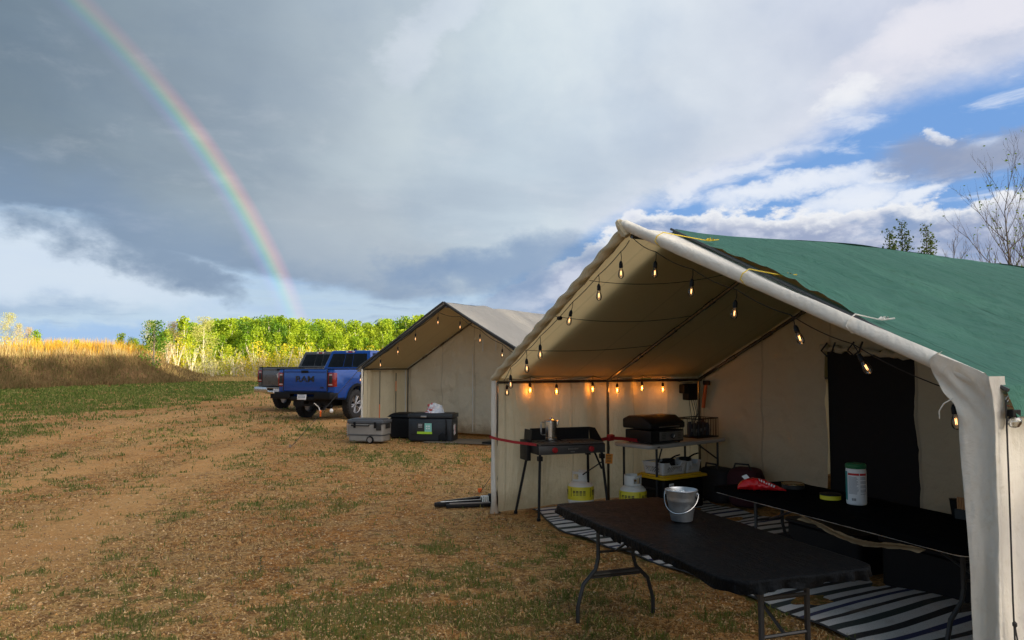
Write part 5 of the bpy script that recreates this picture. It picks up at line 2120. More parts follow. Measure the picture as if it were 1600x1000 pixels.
# rug
t = thing('striped_rug', 'black navy and white striped outdoor rug under the tables', 'rug', (TENT1[0], TENT1[1], 0), TENT1[2])
rm = bpy.data.materials.new('rug_stripes')
rm.use_nodes = True
q = NT(rm.node_tree)
p = q.n['Principled BSDF']
oc = q.node('ShaderNodeTexCoord').outputs['Object']
at_ = q.node('ShaderNodeAttribute', attribute_name='su').outputs['Fac']
fr = q.m('FRACT', q.m('MULTIPLY', at_, 1 / 0.56))
rc = q.ramp(fr, [(0.0, (.62, .63, .64)), (.15, (.012, .013, .016)), (.26, (.62, .63, .64)), (.40, (.014, .022, .10)), (.50, (.62, .63, .64)), (.66, (.012, .013, .016)), (.74, (.62, .63, .64)), (.88, (.02, .035, .035))], 'CONSTANT')
wv = q.noise(q.vm('MULTIPLY', oc, (1, 1, 1)), 160, 2, .7)
rc = q.mix(q.m('MULTIPLY', q.smooth(wv, .45, .7), .35), rc, (.10, .10, .11))
rc = q.mix(q.m('MULTIPLY', q.smooth(q.noise(oc, 3, 5, .7), .5, .8), .4), rc, (.22, .16, .10))
q.put(p.inputs['Base Color'], rc)
p.inputs['Roughness'].default_value = .85
U, V = np.meshgrid(np.linspace(0, 1, 160), np.linspace(0, 1, 50), indexing='ij')
Xr = .12 + 5.25 * U
Yr = .44 - .30 * sstep(U, 0, .2) - .16 * sstep(U, .5, 1) + V * 2.35
wav = np.exp(-((Xr - 4.55) / .30) ** 2) * sstep(V, .12, .5)
Zr = .010 + .012 * fbm(Xr * 3, Yr * 3, 3) + .07 * wav * np.sin(V * 3.2) + .012 * np.sin(Xr * 9 + 3 * V)
Xr2 = Xr + .10 * np.sin(V * 4 + Xr) * sstep(U, .55, .9)
idx = np.arange(160 * 50).reshape(160, 50)
F = np.stack([idx[:-1, :-1], idx[1:, :-1], idx[1:, 1:], idx[:-1, 1:]], -1).reshape(-1, 4)
npmesh('rug_sheet', np.stack([Xr2, Yr, Zr], -1).reshape(-1, 3), F, rm, t, smooth=True, attrs={'su': Xr.ravel()})
b = MB()
b.tube([(float(Xr2[i, 0]), float(Yr[i, 0]), float(Zr[i, 0])) for i in range(0, 160, 3)], .008, 5)
b.build('rug_binding', M['ink'], t)


def fold_leg(t, u, W, foot, top, m_):
    b = MB()
    for s in (-1, 1):
        b.tube([(u, s * .13, top), (u, s * .13, .40), (u, s * .15, .33), (u, s * .24, .24), (u, s * (foot - .02), .17), (u, s * foot, .10), (u, s * foot, 0)], .0135, 8)
    b.tube([(u, -.17, .295), (u, .17, .295)], .0135, 8)
    b.box((u, 0, .295), (.012, .36, .045))
    b.tube([(u, -.13, top - .10), (u, .13, top - .10)], .010, 6)
    b.build('leg_frame', m_, t)
    b = MB()
    b.tube([(u, 0, .44), (u * .45, 0, top - .01)], .009, 6)
    b.tube([(u, -.13, .44), (u, .13, .44)], .009, 6)
    b.build('brace', m_, t)


def folding_table(label, a, b_, rot, L, W, z, drape=None, seed=0):
    t = thing('folding_table', label, 'table', at1(a, b_), ZB + R(rot))
    bb = MB()
    bb.rbox((0, 0, z - .022), (L, W, .044), .07, n=5)
    bb.build('tabletop', M['white_plastic'], t)
    return t


lt = mat('leg_grey', (.075, .08, .085), .45, .5, .2)
lt_d = mat('leg_dark', (.035, .038, .042), .45, .5, .2)


def plastic_cover(tname, label, a, b_, rot, L, W, z, drop, seed, gl=.30):
    """thin black film pulled tight over a table"""
    t = thing(tname, label, 'table cover', at1(a, b_, z), ZB + R(rot))
    m_ = bpy.data.materials.new('black_film')
    m_.use_nodes = True
    q = NT(m_.node_tree)
    p = q.n['Principled BSDF']
    oc = q.node('ShaderNodeTexCoord').outputs['Object']
    cr = q.noise(q.vm('MULTIPLY', oc, (1.0, 3.2, 1.5)), 9, 6, .62, dist=.9)
    cr2 = q.noise(q.vm('MULTIPLY', oc, (4, 1.2, 2)), 11, 5, .6, dist=1.2)
    p.inputs['Base Color'].default_value = (.014, .0145, .016, 1)
    dust = q.smooth(q.noise(oc, 30, 5, .8), .55, .8)
    q.put(p.inputs['Base Color'], q.mix(q.m('MULTIPLY', dust, .2), (.004, .0044, .005), (.02, .02, .02)))
    q.put(p.inputs['Roughness'], q.m('ADD', gl, q.m('MULTIPLY', cr, .16)))
    bp = q.node('ShaderNodeBump')
    bp.inputs['Strength'].default_value = .9
    p.inputs['Specular Tint'].default_value = (.55, .75, 1, 1)
    bp.inputs['Distance'].default_value = .012
    p.inputs['Specular IOR Level'].default_value = .5
    p.inputs['IOR'].default_value = 1.13 if gl < .4 else 1.05
    q.l.new(q.m('ADD', cr, q.m('MULTIPLY', cr2, .6)), bp.inputs['Height'])
    q.l.new(bp.outputs[0], p.inputs['Normal'])

    def fn(U, V):
        # parameter square -> rounded rectangle with a drop at the rim
        x = (U - .5) * 2
        y = (V - .5) * 2
        ex = np.clip((np.abs(x) - .93) / .07, 0, 1)
        ey = np.clip((np.abs(y) - .86) / .14, 0, 1)
        X = np.sign(x) * np.minimum(np.abs(x) / .93, 1) * (L / 2 + .004)
        Y = np.sign(y) * np.minimum(np.abs(y) / .86, 1) * (W / 2 + .004)
        # round the corners
        cx, cy = L / 2 - .09, W / 2 - .09
        qx, qy = np.abs(X) - cx, np.abs(Y) - cy
        inn = (qx > 0) & (qy > 0)
        d = np.maximum(np.hypot(qx, qy), 1e-6)
        m = np.maximum(qx, qy)
        sc = np.where(inn, m / d, 1)
        X = np.where(inn, np.sign(X) * (cx + qx * sc), X)
        Y = np.where(inn, np.sign(Y) * (cy + qy * sc), Y)
        e = np.maximum(ex, ey)
        arc = np.arctan2(Y, X)
        fold = fbm(arc * 9 + seed, arc * 0 + seed, 3) - .5
        nf = 1.0 if gl < .4 else 0.15
        dz = -e * drop * (1 + .7 * fold * nf) + .006
        k = 1.004 + .022 * nf * e * (fbm(arc * 22 + seed, e, 2) - .3) * 2
        rim = np.exp(-((np.maximum(np.abs(X) / (L / 2), np.abs(Y) / (W / 2)) - 1) / .05) ** 2)
        dz = dz + (1 - e) * ((fbm(X * 6 + seed, Y * 13, 4) - .5) * .010 - rim * .006)
        return X * k, Y * k, dz
    surf('cover_film', 150, 90, fn, m_, t)
    return t


t = folding_table('long white folding table in front of the near tent, under black plastic', 4.30, -1.12, -10, 1.90, .77, .75)
fold_leg(t, -.84, .77, .28, .71, lt_d)
fold_leg(t, .80, .77, .28, .71, lt_d)
plastic_cover('table_cover', 'shiny black plastic cover stretched over the nearest folding table', 4.30, -1.12, -10, 1.92, .79, .752, .055, 3, .34)

t = folding_table('folding table inside the porch, behind the nearest one, holding the wipes canister', 4.17, .58, -9.6, 2.235, .782, .69)
fold_leg(t, -.90, .8, .28, .65, lt_d)
fold_leg(t, .9, .8, .28, .65, lt_d)
plastic_cover('table_cover', 'matte black cover on the inner table below the wipes canister', 4.17, .583, -9.6, 2.25, .795, .692, .043, 9, .6)


# crumpled cream cloth caught along the inner table's front edge
t = thing('crumpled_cloth', 'crumpled cream cloth strip hanging along the front of the inner table', 'cloth', at1(4.50, .10, .655), ZB + R(-9.6))


def cl(U, V):
    x = (U - .5) * .95
    y = -.03 + .05 * np.sin(V * 3.14) - .05 * (fbm(U * 9, V * 3, 3) - .5)
    z = -.028 * V + .02 * (fbm(U * 14 + 3, V * 4, 3) - .5) - .05 * np.sin(U * 3.1) ** 2
    return x, y, z


surf('cloth_strip', 90, 10, cl, M['canvas_front'], t)

# black boxes added to fill the shadow beneath the inner table
t = thing('shade_filler_box', 'black box added to darken the floor beneath the inner table', 'box', at1(4.45, 1.38), ZB + R(-8))
b = MB()
b.rbox((0, 0, .17), (1.05, .45, .34), .05)
b.rbox((0, 0, .355), (1.09, .49, .035), .05)
b.build('box_body', M['black_plastic'], t)
t = thing('shade_filler_bin', 'second black bin added to darken the floor beneath the left half of the inner table', 'box', at1(3.35, 1.55), ZB + R(-8))
b = MB()
b.rbox((0, 0, .15), (.80, .50, .30), .05)
b.rbox((0, 0, .315), (.84, .54, .03), .05)
b.build('bin_body', M['black_plastic'], t)

# galvanised bucket
def bucket():
    a, b_ = 4.15, -1.01
    t = thing('bucket', 'small galvanised metal bucket with wire handle on the black table', 'bucket', at1(a, b_, .765), ZB + R(30))
    t.scale = (.87, .87, .93)
    b = MB()
    h, r0, r1 = .185, .072, .105
    prof = [(r0 - .002, .0), (r0, .004)]
    for i in range(1, 15):
        f = i / 14
        r = r0 + (r1 - r0) * f
        if abs(f - .62) < .04 or abs(f - .70) < .04:
            r += .0025
        prof.append((r, h * f))
    prof += [(r1 + .005, h + .001), (r1 + .006, h + .005), (r1 + .002, h + .008), (r1 - .003, h + .003)]
    for i in range(6):
        f = 1 - i / 6
        prof.append((r0 - .003 + (r1 - r0) * f - .002, h * f * .97 + .004))
    prof += [(.001, .006)]
    b.lathe(prof, 40, cap=False)
    b.lathe([(.001, .001), (r0, .001)], 40, cap=False)
    b.build('bucket_wall', M['galv'], t)
    for s in (-1, 1):
        b = MB()
        b.box((s * (r1 + .003), 0, h - .016), (.006, .026, .026))
        b.lathe([(.009, -.003), (.009, .003)], 10, (s * (r1 + .008), 0, h - .016), 'X')
        b.build('ear', M['galv'], t)
    b = MB()
    pts = []
    for i in range(25):
        th = math.pi * i / 24
        x = math.cos(th) * (r1 + .012)
        d = math.sin(th) ** .8 * .118
        pts.append((x, -.055 * math.sin(th) - .045 * math.sin(th) ** 2, h - .016 - d * .96))
    b.tube(pts, .0024, 6)
    b.build('handle', M['steel'], t)
    bi = MB()
    for i in range(24):
        aa, rr_ = rnd.uniform(0, 6.28), rnd.uniform(0, .07)
        bi.box((math.cos(aa) * rr_, math.sin(aa) * rr_, .135 + rnd.uniform(0, .03)), (.03, .022, .02), (rnd.uniform(0, 3),) * 3)
    o = bi.build('ice', mat('ice', (.62, .68, .72), .2, 0, .1), t, bevel=.003)


bucket()


def canister():
    t = thing('wipes_canister', 'tall white wipes canister with green lid and printed label', 'canister', at1(4.12, .66, .70), ZB)
    r, h = .066, .25
    b = MB()
    b.lathe([(r - .003, 0), (r, .004), (r, h), (r - .003, h + .003)], 36)
    b.build('canister_body', M['white_plastic'], t)
    b = MB()
    b.lathe([(r + .001, h), (r + .003, h + .004), (r + .003, h + .026), (r - .006, h + .034), (.02, h + .036)], 36)
    b.build('lid', M['green_lid'], t)

    def lab(u0, u1, z0, z1, m_, nm, off=.0012, parent=t):
        b = MB()
        n = 14
        vs, fs = [], []
        for i in range(n + 1):
            a = u0 + (u1 - u0) * i / n
            vs += [((r + off) * math.cos(a), (r + off) * math.sin(a), z0), ((r + off) * math.cos(a), (r + off) * math.sin(a), z1)]
        fs = [(2 * i, 2 * i + 2, 2 * i + 3, 2 * i + 1) for i in range(n)]
        b.add(vs, fs)
        return b.build(nm, m_, parent, fixn=False)
    # facing the camera: direction from canister to camera in local space
    p = t.location
    d = math.atan2(-p.y, -p.x) - t.rotation_euler.z
    L = lab(d - 1.62, d + 1.6, .012, h - .012, M['paper'], 'label')
    lab(d - 1.62, d - .95, .030, h - .020, M['teal'], 'teal_panel', .0020, L)
    lab(d - .85, d + .30, h - .045, h - .030, M['ink_red'], 'red_band', .0020, L)
    lab(d + .36, d + 1.2, h - .045, h - .030, M['ink_red'], 'red_band', .0020, L)
    tx = mat('fine_print', (.22, .24, .28), .6)
    for j in range(17):
        z = h - .056 - j * .0072
        w1 = rnd.uniform(.0, .3)
        lab(d - .80, d + .25 - w1, z - .0016, z + .0016, tx, 'print_line', .0020, L)
        if j % 4 != 3:
            lab(d + .40, d + 1.15 - w1 * .5, z - .0016, z + .0016, tx, 'print_line', .0020, L)
    for j in range(9):
        u = d - .45 + j * .045
        if j != 4:
            lab(u, u + .02 + .008 * (j % 3), .030, .048, M['ink'], 'bar_mark', .0022, L)


canister()


def tin(a, b_, r, label, ring, lid):
    t = thing('tin', label, 'tin', at1(a, b_, .70), 0)
    b = MB()
    b.lathe([(r, 0), (r, .030), (r - .002, .032)], 30)
    b.build('tin_body', ring, t)
    b = MB()
    b.lathe([(r + .003, .030), (r + .003, .040), (r - .004, .043), (r - .008, .040), (.001, .040)], 30)
    b.build('lid', lid, t)


tin(3.44, .83, .085, 'round dark tin with brass rim behind the red bag', M['ink'], mat('brass', (.45, .32, .16), .25, .9))
tin(3.90, .67, .072, 'round tin with yellow printed side left of the canister', M['label_yellow'], M['black_metal'])


def red_bag():
    t = thing('red_bag', 'shiny red snack bag with white lettering lying on the inner table', 'bag', at1(3.38, .54, .70), ZB + R(45))

    def fn(U, V):
        th = U * 2 * np.pi
        s = V
        w = .085 * (np.sin(np.pi * np.clip(s * .93 + .04, 0, 1)) ** .4) * (1 - .45 * s)
        hgt = .055 * (np.sin(np.pi * np.clip(s * .95 + .02, 0, 1)) ** .6) * (1.2 - .85 * s)
        r = 1 + (fbm(U * 8, V * 12, 3) - .5) * .5
        return (s - .5) * .36, w * np.cos(th) * r, np.maximum(hgt + hgt * np.sin(th) * r, 0.001)
    surf('bag_film', 40, 50, fn, mat('red_film', (.62, .012, .018), .18, 0, .1, 8, .3, 30), t)
    b = MB()
    for i in range(7):
        b.box((-.02 + .018 * i, -.035 - .004 * i, .083 - .007 * i), (.010, .022, .003), (R(35), R(12), R(20 - 6 * i)))
    b.build('lettering', M['paper'], t)
    b = MB()
    b.box((-.12, -.02, .10), (.04, .05, .004), (R(20), R(-20), .3))
    b.build('window', M['paper'], t)


red_bag()

# things at the right end of the inner table
t = thing('black_cup', 'small dark ribbed cup left of the wooden sticks on the inner table', 'cup', at1(4.70, .86, .70))
b = MB()
b.lathe([(.028, 0), (.030, .004), (.040, .10), (.044, .104), (.040, .106)], 18)
b.build('cup_wall', M['black_plastic'], t)
t = thing('stick_holder', 'box of orange wooden sticks beside the black bottle', 'holder', at1(4.78, .78, .70), ZB)
b = MB()
b.box((0, 0, .03), (.07, .05, .06))
b.build('box_body', M['ink'], t)
for i in range(6):
    b = MB()
    b.box((-.026 + .0105 * i, 0, .085), (.006, .010, .10), (0, R(rnd.uniform(-3, 3)), 0))
    b.build('stick', mat('stick_wood', (.50, .24, .09), .6), t)
t = thing('black_bottle', 'tall black bottle with blue and white label at the curtain edge', 'bottle', at1(4.98, .62, .70))
b = MB()
b.lathe([(.038, 0), (.042, .006), (.042, .20), (.036, .225), (.018, .245), (.018, .27)], 20)
b.build('bottle_wall', M['black_plastic'], t)
b = MB()
b.lathe([(.0425, .165), (.0425, .20)], 20, cap=False)
l_ = b.build('label', M['paper'], t)
b = MB()
b.lathe([(.0430, .170), (.0430, .188)], 20, cap=False)
b.build('label_band', M['blue_label'], l_)
for k in range(2):  # black chests added to keep the right side behind the table dark
    t = thing('shade_filler_chest', ('lower', 'upper')[k] + ' black chest added by the right curtain to darken the space behind the inner table', 'chest', at1(5.00, 2.15, (0, .36)[k]), ZB)
    b = MB()
    b.rbox((0, 0, .17), (.42, .60, .33), .04)
    b.rbox((0, 0, .34), (.44, .62, .03), .04)
    b.build('chest_body', M['black_plastic'], t)
    b = MB()
    b.box((-.22, -.1, .30), (.008, .10, .010))
    b.build('latch', M['dull_steel'], t)


# ---- camp stove
def stove():
    t = thing('camp_stove', 'two burner camp stove on splayed black legs with red knobs and windscreen', 'camp stove', at1(.50, .63), ZB + R(80))
    b = MB()
    b.box((0, 0, .755), (.82, .40, .10))
    b.build('stove_body', M['black_metal'], t, bevel=.008)
    b = MB()
    b.box((0, -.207, .752), (.80, .012, .094))
    pn = b.build('control_panel', mat('panel', (.10, .10, .10), .4, .6, .3, 14), t, bevel=.003)
    for x in (-.22, .22):
        b = MB()
        b.lathe([(.018, 0), (.030, -.006), (.030, -.03), (.024, -.036)], 18, (x, -.215, .755), 'Y')
        b.build('knob', M['red'], pn)
    b = MB()
    for i in range(9):
        b.box((-.05 + .014 * i, -.2145, .760), (.009, .003, .014 if i % 3 else .018))
    b.box((0, -.2145, .728), (.05, .003, .007))
    b.build('panel_print', M['dull_steel'], pn)
    b = MB()
    for i in range(44):
        b.box((-.38 + .0177 * i, -.19, .812), (.006, .030, .010), (0, 0, R(25)))
    b.build('vent_lip', M['dull_steel'], t)
    for x in (-.21, .21):
        b = MB()
        for k in range(7):
            b.tube([(x - .17 + .057 * k, -.17, .822), (x - .17 + .057 * k, .17, .822)], .005, 5)
        b.tube([(x - .18, -.17, .822), (x + .18, -.17, .822), (x + .18, .17, .822), (x - .18, .17, .822), (x - .18, -.17, .822)], .006, 5)
        b.build('grate', M['dull_steel'], t)
        b = MB()
        b.lathe([(.03, .79), (.055, .80), (.055, .812), (.02, .816)], 18, (x, 0, 0))
        b.build('burner', M['black_metal'], t)
    b = MB()
    b.box((.03, .205, .88), (.74, .008, .16))
    b.build('windscreen_back', M['black_metal'], t)
    for s in (-1, 1):
        b = MB()
        b.add([(s * .412, -.15 if s > 0 else -.02, .80), (s * .412, .205, .80), (s * .40, .205, .96), (s * .40, .05 if s > 0 else -.02, .96),
               (s * .418, -.15 if s > 0 else -.02, .80), (s * .418, .205, .80), (s * .406, .205, .96), (s * .406, .05 if s > 0 else -.02, .96)],
              [(0, 1, 2, 3), (7, 6, 5, 4), (0, 4, 5, 1), (1, 5, 6, 2), (2, 6, 7, 3), (3, 7, 4, 0)])
        b.build('windscreen_side', M['black_metal'], t)
    # side box on the left
    b = MB()
    b.box((-.43, .12, .73), (.05, .22, .22))
    b.build('leg_bracket', M['black_metal'], t, bevel=.006)
    for sx, sy, fx, fy in ((-1, -1, -.03, -.03), (1, -1, .08, -.02), (-1, 1, -.12, .10), (1, 1, .06, .12)):
        b = MB()
        p0 = Vector((sx * .37, sy * .17, .75))
        p1 = Vector((sx * .37 + fx * 1.0, sy * .17 + fy, 0.02))
        b.tube([p0, p1], .016, 8)
        b.box(tuple(p0.lerp(p1, .12)), (.05, .05, .05))
        lg = b.build('leg', M['black_metal'], t)
        b = MB()
        b.lathe([(.022, 0), (.022, .03)], 10, (p1.x, p1.y, 0))
        b.build('foot', M['black_plastic'], lg)
    b = MB()
    b.tube([(.42, -.12, .60), (.28, .12, .42)], .008, 5)
    b.tube([(.30, -.15, .70), (.38, -.16, .52)], .012, 5)
    b.build('brace', M['black_metal'], t)


stove()


def pot():
    t = thing('coffee_pot', 'tall shiny steel percolator standing on the left burner', 'coffee pot', at1(.33, .55, .828), ZB + R(80))
    b = MB()
    b.lathe([(.074, 0), (.079, .004), (.079, .028), (.073, .034), (.073, .21), (.076, .214)], 32)
    b.build('pot_wall', M['steel'], t)
    b = MB()
    b.lathe([(.077, .214), (.074, .222), (.045, .236), (.012, .240), (.010, .252), (.013, .258), (.004, .262)], 28)
    b.build('lid', M['steel'], t)
    b = MB()
    b.tube([(-.073, 0, .20), (-.10, 0, .205), (-.118, 0, .20), (-.118, 0, .07), (-.10, 0, .06), (-.073, 0, .06)], .006, 8)
    b.tube([(-.118, 0, .18), (-.118, 0, .09)], .010, 8)
    b.build('handle', M['dull_steel'], t)
    b = MB()
    b.tube([(.068, 0, .16), (.090, 0, .20), (.100, 0, .222)], [.022, .014, .009], 8)
    b.build('spout', M['steel'], t)


pot()

# red strap stretched across the porch corner
t = thing('red_strap', 'red strap running from the tent corner to the stove and on to the table', 'strap', at1(0, 0, 0), ZB)


def ribbon(pts, w, m_, name, parent, th=.004):
    b = MB()
    vs, fs = [], []
    for p_ in pts:
        p_ = Vector(p_)
        for dz, dx in ((-w / 2, 0), (w / 2, 0), (w / 2, th), (-w / 2, th)):
            vs.append((p_.x + dx, p_.y, p_.z + dz))
    for i in range(len(pts) - 1):
        for k in range(4):
            k2 = (k + 1) % 4
            fs.append((4 * i + k, 4 * i + k2, 4 * i + 4 + k2, 4 * i + 4 + k))
    b.add(vs, fs)
    b.build(name, m_, parent)


ribbon([(-.01, -.06, .865), (.12, -.04, .850), (.35, .05, .83), (.60, .19, .815)], .030, M['red'], 'strap_left', t)
ribbon([(.66, 1.02, .835), (.60, 1.20, .84), (.56, 1.40, .82), (.62, 1.60, .79)], .040, M['red'], 'strap_right', t)
b = MB()
b.box((.60, 1.20, .845), (.05, .10, .07), (0, R(10), R(20)))
b.build('buckle', M['red'], t, bevel=.006)
t = thing('orange_tag', 'small orange paper tag hanging beside the right end of the stove', 'tag', at1(.70, 1.10, .62), ZB + R(70))
b = MB()
b.box((0, 0, 0), (.085, .003, .11), (0, R(4), 0))
b.build('tag_card', mat('tag_orange', (.72, .27, .03), .6), t)
b = MB()
for i in range(5):
    b.box((-.003, -.0035, .035 - .017 * i), (.055 - .006 * (i % 2), .002, .005))
b.tube([(0, 0, .05), (.01, 0, .12), (0, 0, .19)], .003, 4)
b.build('print', M['ink'], t)


def propane(a, b_, rz, label):
    t = thing('propane_cylinder', label, 'gas cylinder', at1(a, b_), ZB + R(rz))
    r = .155
    b = MB()
    b.lathe([(.10, .0), (.10, .03)], 24, cap=False)
    b.lathe([(.09, .03), (.135, .045), (r, .085), (r, .235), (.145, .275), (.115, .305), (.06, .325), (.04, .33)], 36)
    b.build('tank', M['white_paint'], t)
    b = MB()
    n = 44
    vs, fs = [], []
    for i in range(n + 1):
        a_ = R(-150) + R(300) * i / n
        for z in (.315, .345, .405, .435):
            vs.append((.098 * math.cos(a_), .098 * math.sin(a_), z))
    for i in range(n):
        for k in range(3):
            if k == 1 and ((5 < i < 13) or (31 < i < 39)):
                continue
            fs.append((4 * i + k, 4 * i + 4 + k, 4 * i + 5 + k, 4 * i + 1 + k))
    b.add(vs, fs)
    o = b.build('collar', M['white_paint'], t)
    md = o.modifiers.new('s', 'SOLIDIFY')
    md.thickness = .004
    b = MB()
    b.lathe([(.018, .32), (.018, .37), (.012, .38)], 14)
    b.tube([(-.04, 0, .365), (.04, 0, .365)], .012, 8)
    b.build('valve', mat('brass_valve', (.35, .25, .1), .35, .9), t)
    b = MB()
    b.lathe([(r + .001, .11), (r + .0012, .245), (r - .006, .262)], 36, cap=False)
    lb_ = b.build('label', M['label_yellow'], t)
    b = MB()
    for i in range(24):
        a_ = 2 * math.pi * i / 24
        for z in (.215, .20, .185, .17):
            if (i % 6) in (0, 5):
                continue
            b.box(((r + .002) * math.cos(a_), (r + .002) * math.sin(a_), z), (.002, .030, .005 if z < .2 else .010), (0, 0, a_))
    for k in range(4):
        a_ = math.pi / 2 * k
        b.box(((r + .002) * math.cos(a_), (r + .002) * math.sin(a_), .20), (.002, .006, .10), (0, 0, a_))
    b.build('label_print', M['ink'], lb_)


propane(.24, 1.03, 10, 'white propane cylinder with yellow label under the camp stove')
propane(.80, 1.36, -100, 'white propane cylinder with yellow label in front of the table leg, right of the stove')

# ---- table along the left wall with griddle and crate
t = thing('side_table', 'pale folding table along the left tent wall carrying the black griddle', 'table', at1(.50, 2.22), ZB + R(100))
b = MB()
b.rbox((0, 0, .738), (1.50, .60, .045), .07, n=5)
tt = b.build('tabletop', mat('table_grey', (.42, .42, .41), .5, 0, .1), t)
b = MB()
b.rbox((-.62, -.301, .738), (.05, .004, .012), .002)
b.build('edge_slot', M['ink'], tt)
for u in (-.60, .60):
    b = MB()
    for s in (-1, 1):
        b.tube([(u, s * .25, .715), (u, s * .25, 0)], .014, 8)
    b.tube([(u, -.25, .25), (u, .25, .25)], .012, 8)
    b.build('leg_frame', lt_d, t)
    b = MB()
    b.tube([(u, -.25, .50), (u * .55, -.12, .71)], .010, 6)
    b.build('brace', lt_d, t)


def griddle():
    t = thing('griddle', 'black table top griddle with closed lid and grey control panel', 'griddle', at1(.60, 1.86, .762), ZB + R(96))
    b = MB()
    b.box((0, 0, .085), (.56, .42, .14))
    for sx in (-1, 1):
        for sy in (-1, 1):
            b.box((sx * .24, sy * .17, .01), (.03, .03, .02))
    b.build('griddle_body', M['black_metal'], t, bevel=.01)
    b = MB()
    b.prism([(-.22, .17), (.24, .17), (.24, .28), (.14, .32), (-.08, .32), (-.22, .24)], -.30, .30)
    b.build('lid', M['black_metal'], t, bevel=.02, seg=3)
    b = MB()
    b.tube([(-.16, -.225, .195), (-.16, -.25, .20), (.16, -.25, .20), (.16, -.225, .195)], .007, 6)
    b.build('lid_handle', M['dull_steel'], t)
    b = MB()
    b.box((.06, -.216, .085), (.40, .010, .105))
    pn = b.build('control_panel', mat('panel_grey', (.20, .20, .19), .4, .5), t, bevel=.003)
    b = MB()
    b.lathe([(.022, 0), (.030, -.006), (.030, -.028), (.024, -.034)], 18, (.06, -.222, .085), 'Y')
    kn = b.build('knob', M['ink'], pn)
    b = MB()
    b.box((.06, -.258, .085), (.010, .004, .034), (0, R(25), 0))
    b.build('pointer', M['paper'], kn)
    b = MB()
    for i in range(4):
        b.box((-.08, -.223, .115 - .018 * i), (.07 - .01 * (i % 2), .003, .005))
        b.box((.19, -.223, .115 - .018 * i), (.06 - .01 * (i % 2), .003, .005))
    b.build('panel_print', M['ink'], pn)


griddle()


def crate():
    t = thing('mesh_crate', 'black wire mesh crate of small things at the far end of the side table', 'crate', at1(.36, 2.78, .762), ZB + R(100))
    w, d, h = .44, .34, .24
    b = MB()
    for zz in (0.005, h):
        b.tube([(-w / 2, -d / 2, zz), (w / 2, -d / 2, zz), (w / 2, d / 2, zz), (-w / 2, d / 2, zz), (-w / 2, -d / 2, zz)], .008, 5)
    n = 13
    for i in range(n + 1):
        x = -w / 2 + w * i / n
        for y in (-d / 2, d / 2):
            b.tube([(x, y, 0), (x, y, h)], .0035, 4)
    for i in range(10):
        y = -d / 2 + d * i / 9
        for x in (-w / 2, w / 2):
            b.tube([(x, y, 0), (x, y, h)], .0035, 4)
    b.build('crate_frame', M['black_metal'], t)
    b = MB()
    b.box((0, 0, .008), (w, d, .008))
    b.build('crate_base', M['black_plastic'], t)
    cols = ((.05, .06, .09), (.10, .09, .07), (.03, .03, .035), (.10, .05, .03))
    for i in range(5):
        q = thing('jar', ('first', 'second', 'third', 'fourth', 'fifth')[i] + ' dim jar from the left inside the mesh crate', 'jar', at1(.40 - .0 * i, 2.62 + .075 * i, .776))
        b = MB()
        hh = rnd.uniform(.12, .18)
        b.lathe([(.030, 0), (.033, .004), (.033, hh), (.024, hh + .01), (.024, hh + .03)], 14)
        b.build('jar_body', mat('jar_dim', cols[i % 4], .35), q)
        b = MB()
        b.box((0.02, -.026, hh * .5), (.03, .006, .04))
        b.build('label', mat('jar_label', (.25, .25, .26), .5), q)


crate()

# tote with yellow lid and the baskets
t = thing('storage_tote', 'black storage tote with a yellow lid under the side table', 'tote', at1(.70, 2.02), ZB + R(94))
b = MB()
b.rbox((0, 0, .18), (.68, .44, .36), .05)
b.build('tote_body', M['black_plastic'], t)
b = MB()
b.rbox((0, 0, .375), (.76, .52, .028), .06)
b.rbox((0, 0, .395), (.66, .42, .018), .05)
b.build('lid', M['yellow'], t)
b = MB()
b.box((-.22, -.222, .25), (.075, .003, .13))
lb_ = b.build('label', M['paper'], t)
b = MB()
for i in range(6):
    b.box((-.22, -.225, .29 - .016 * i), (.055, .002, .006))
b.build('label_print', M['ink'], lb_)


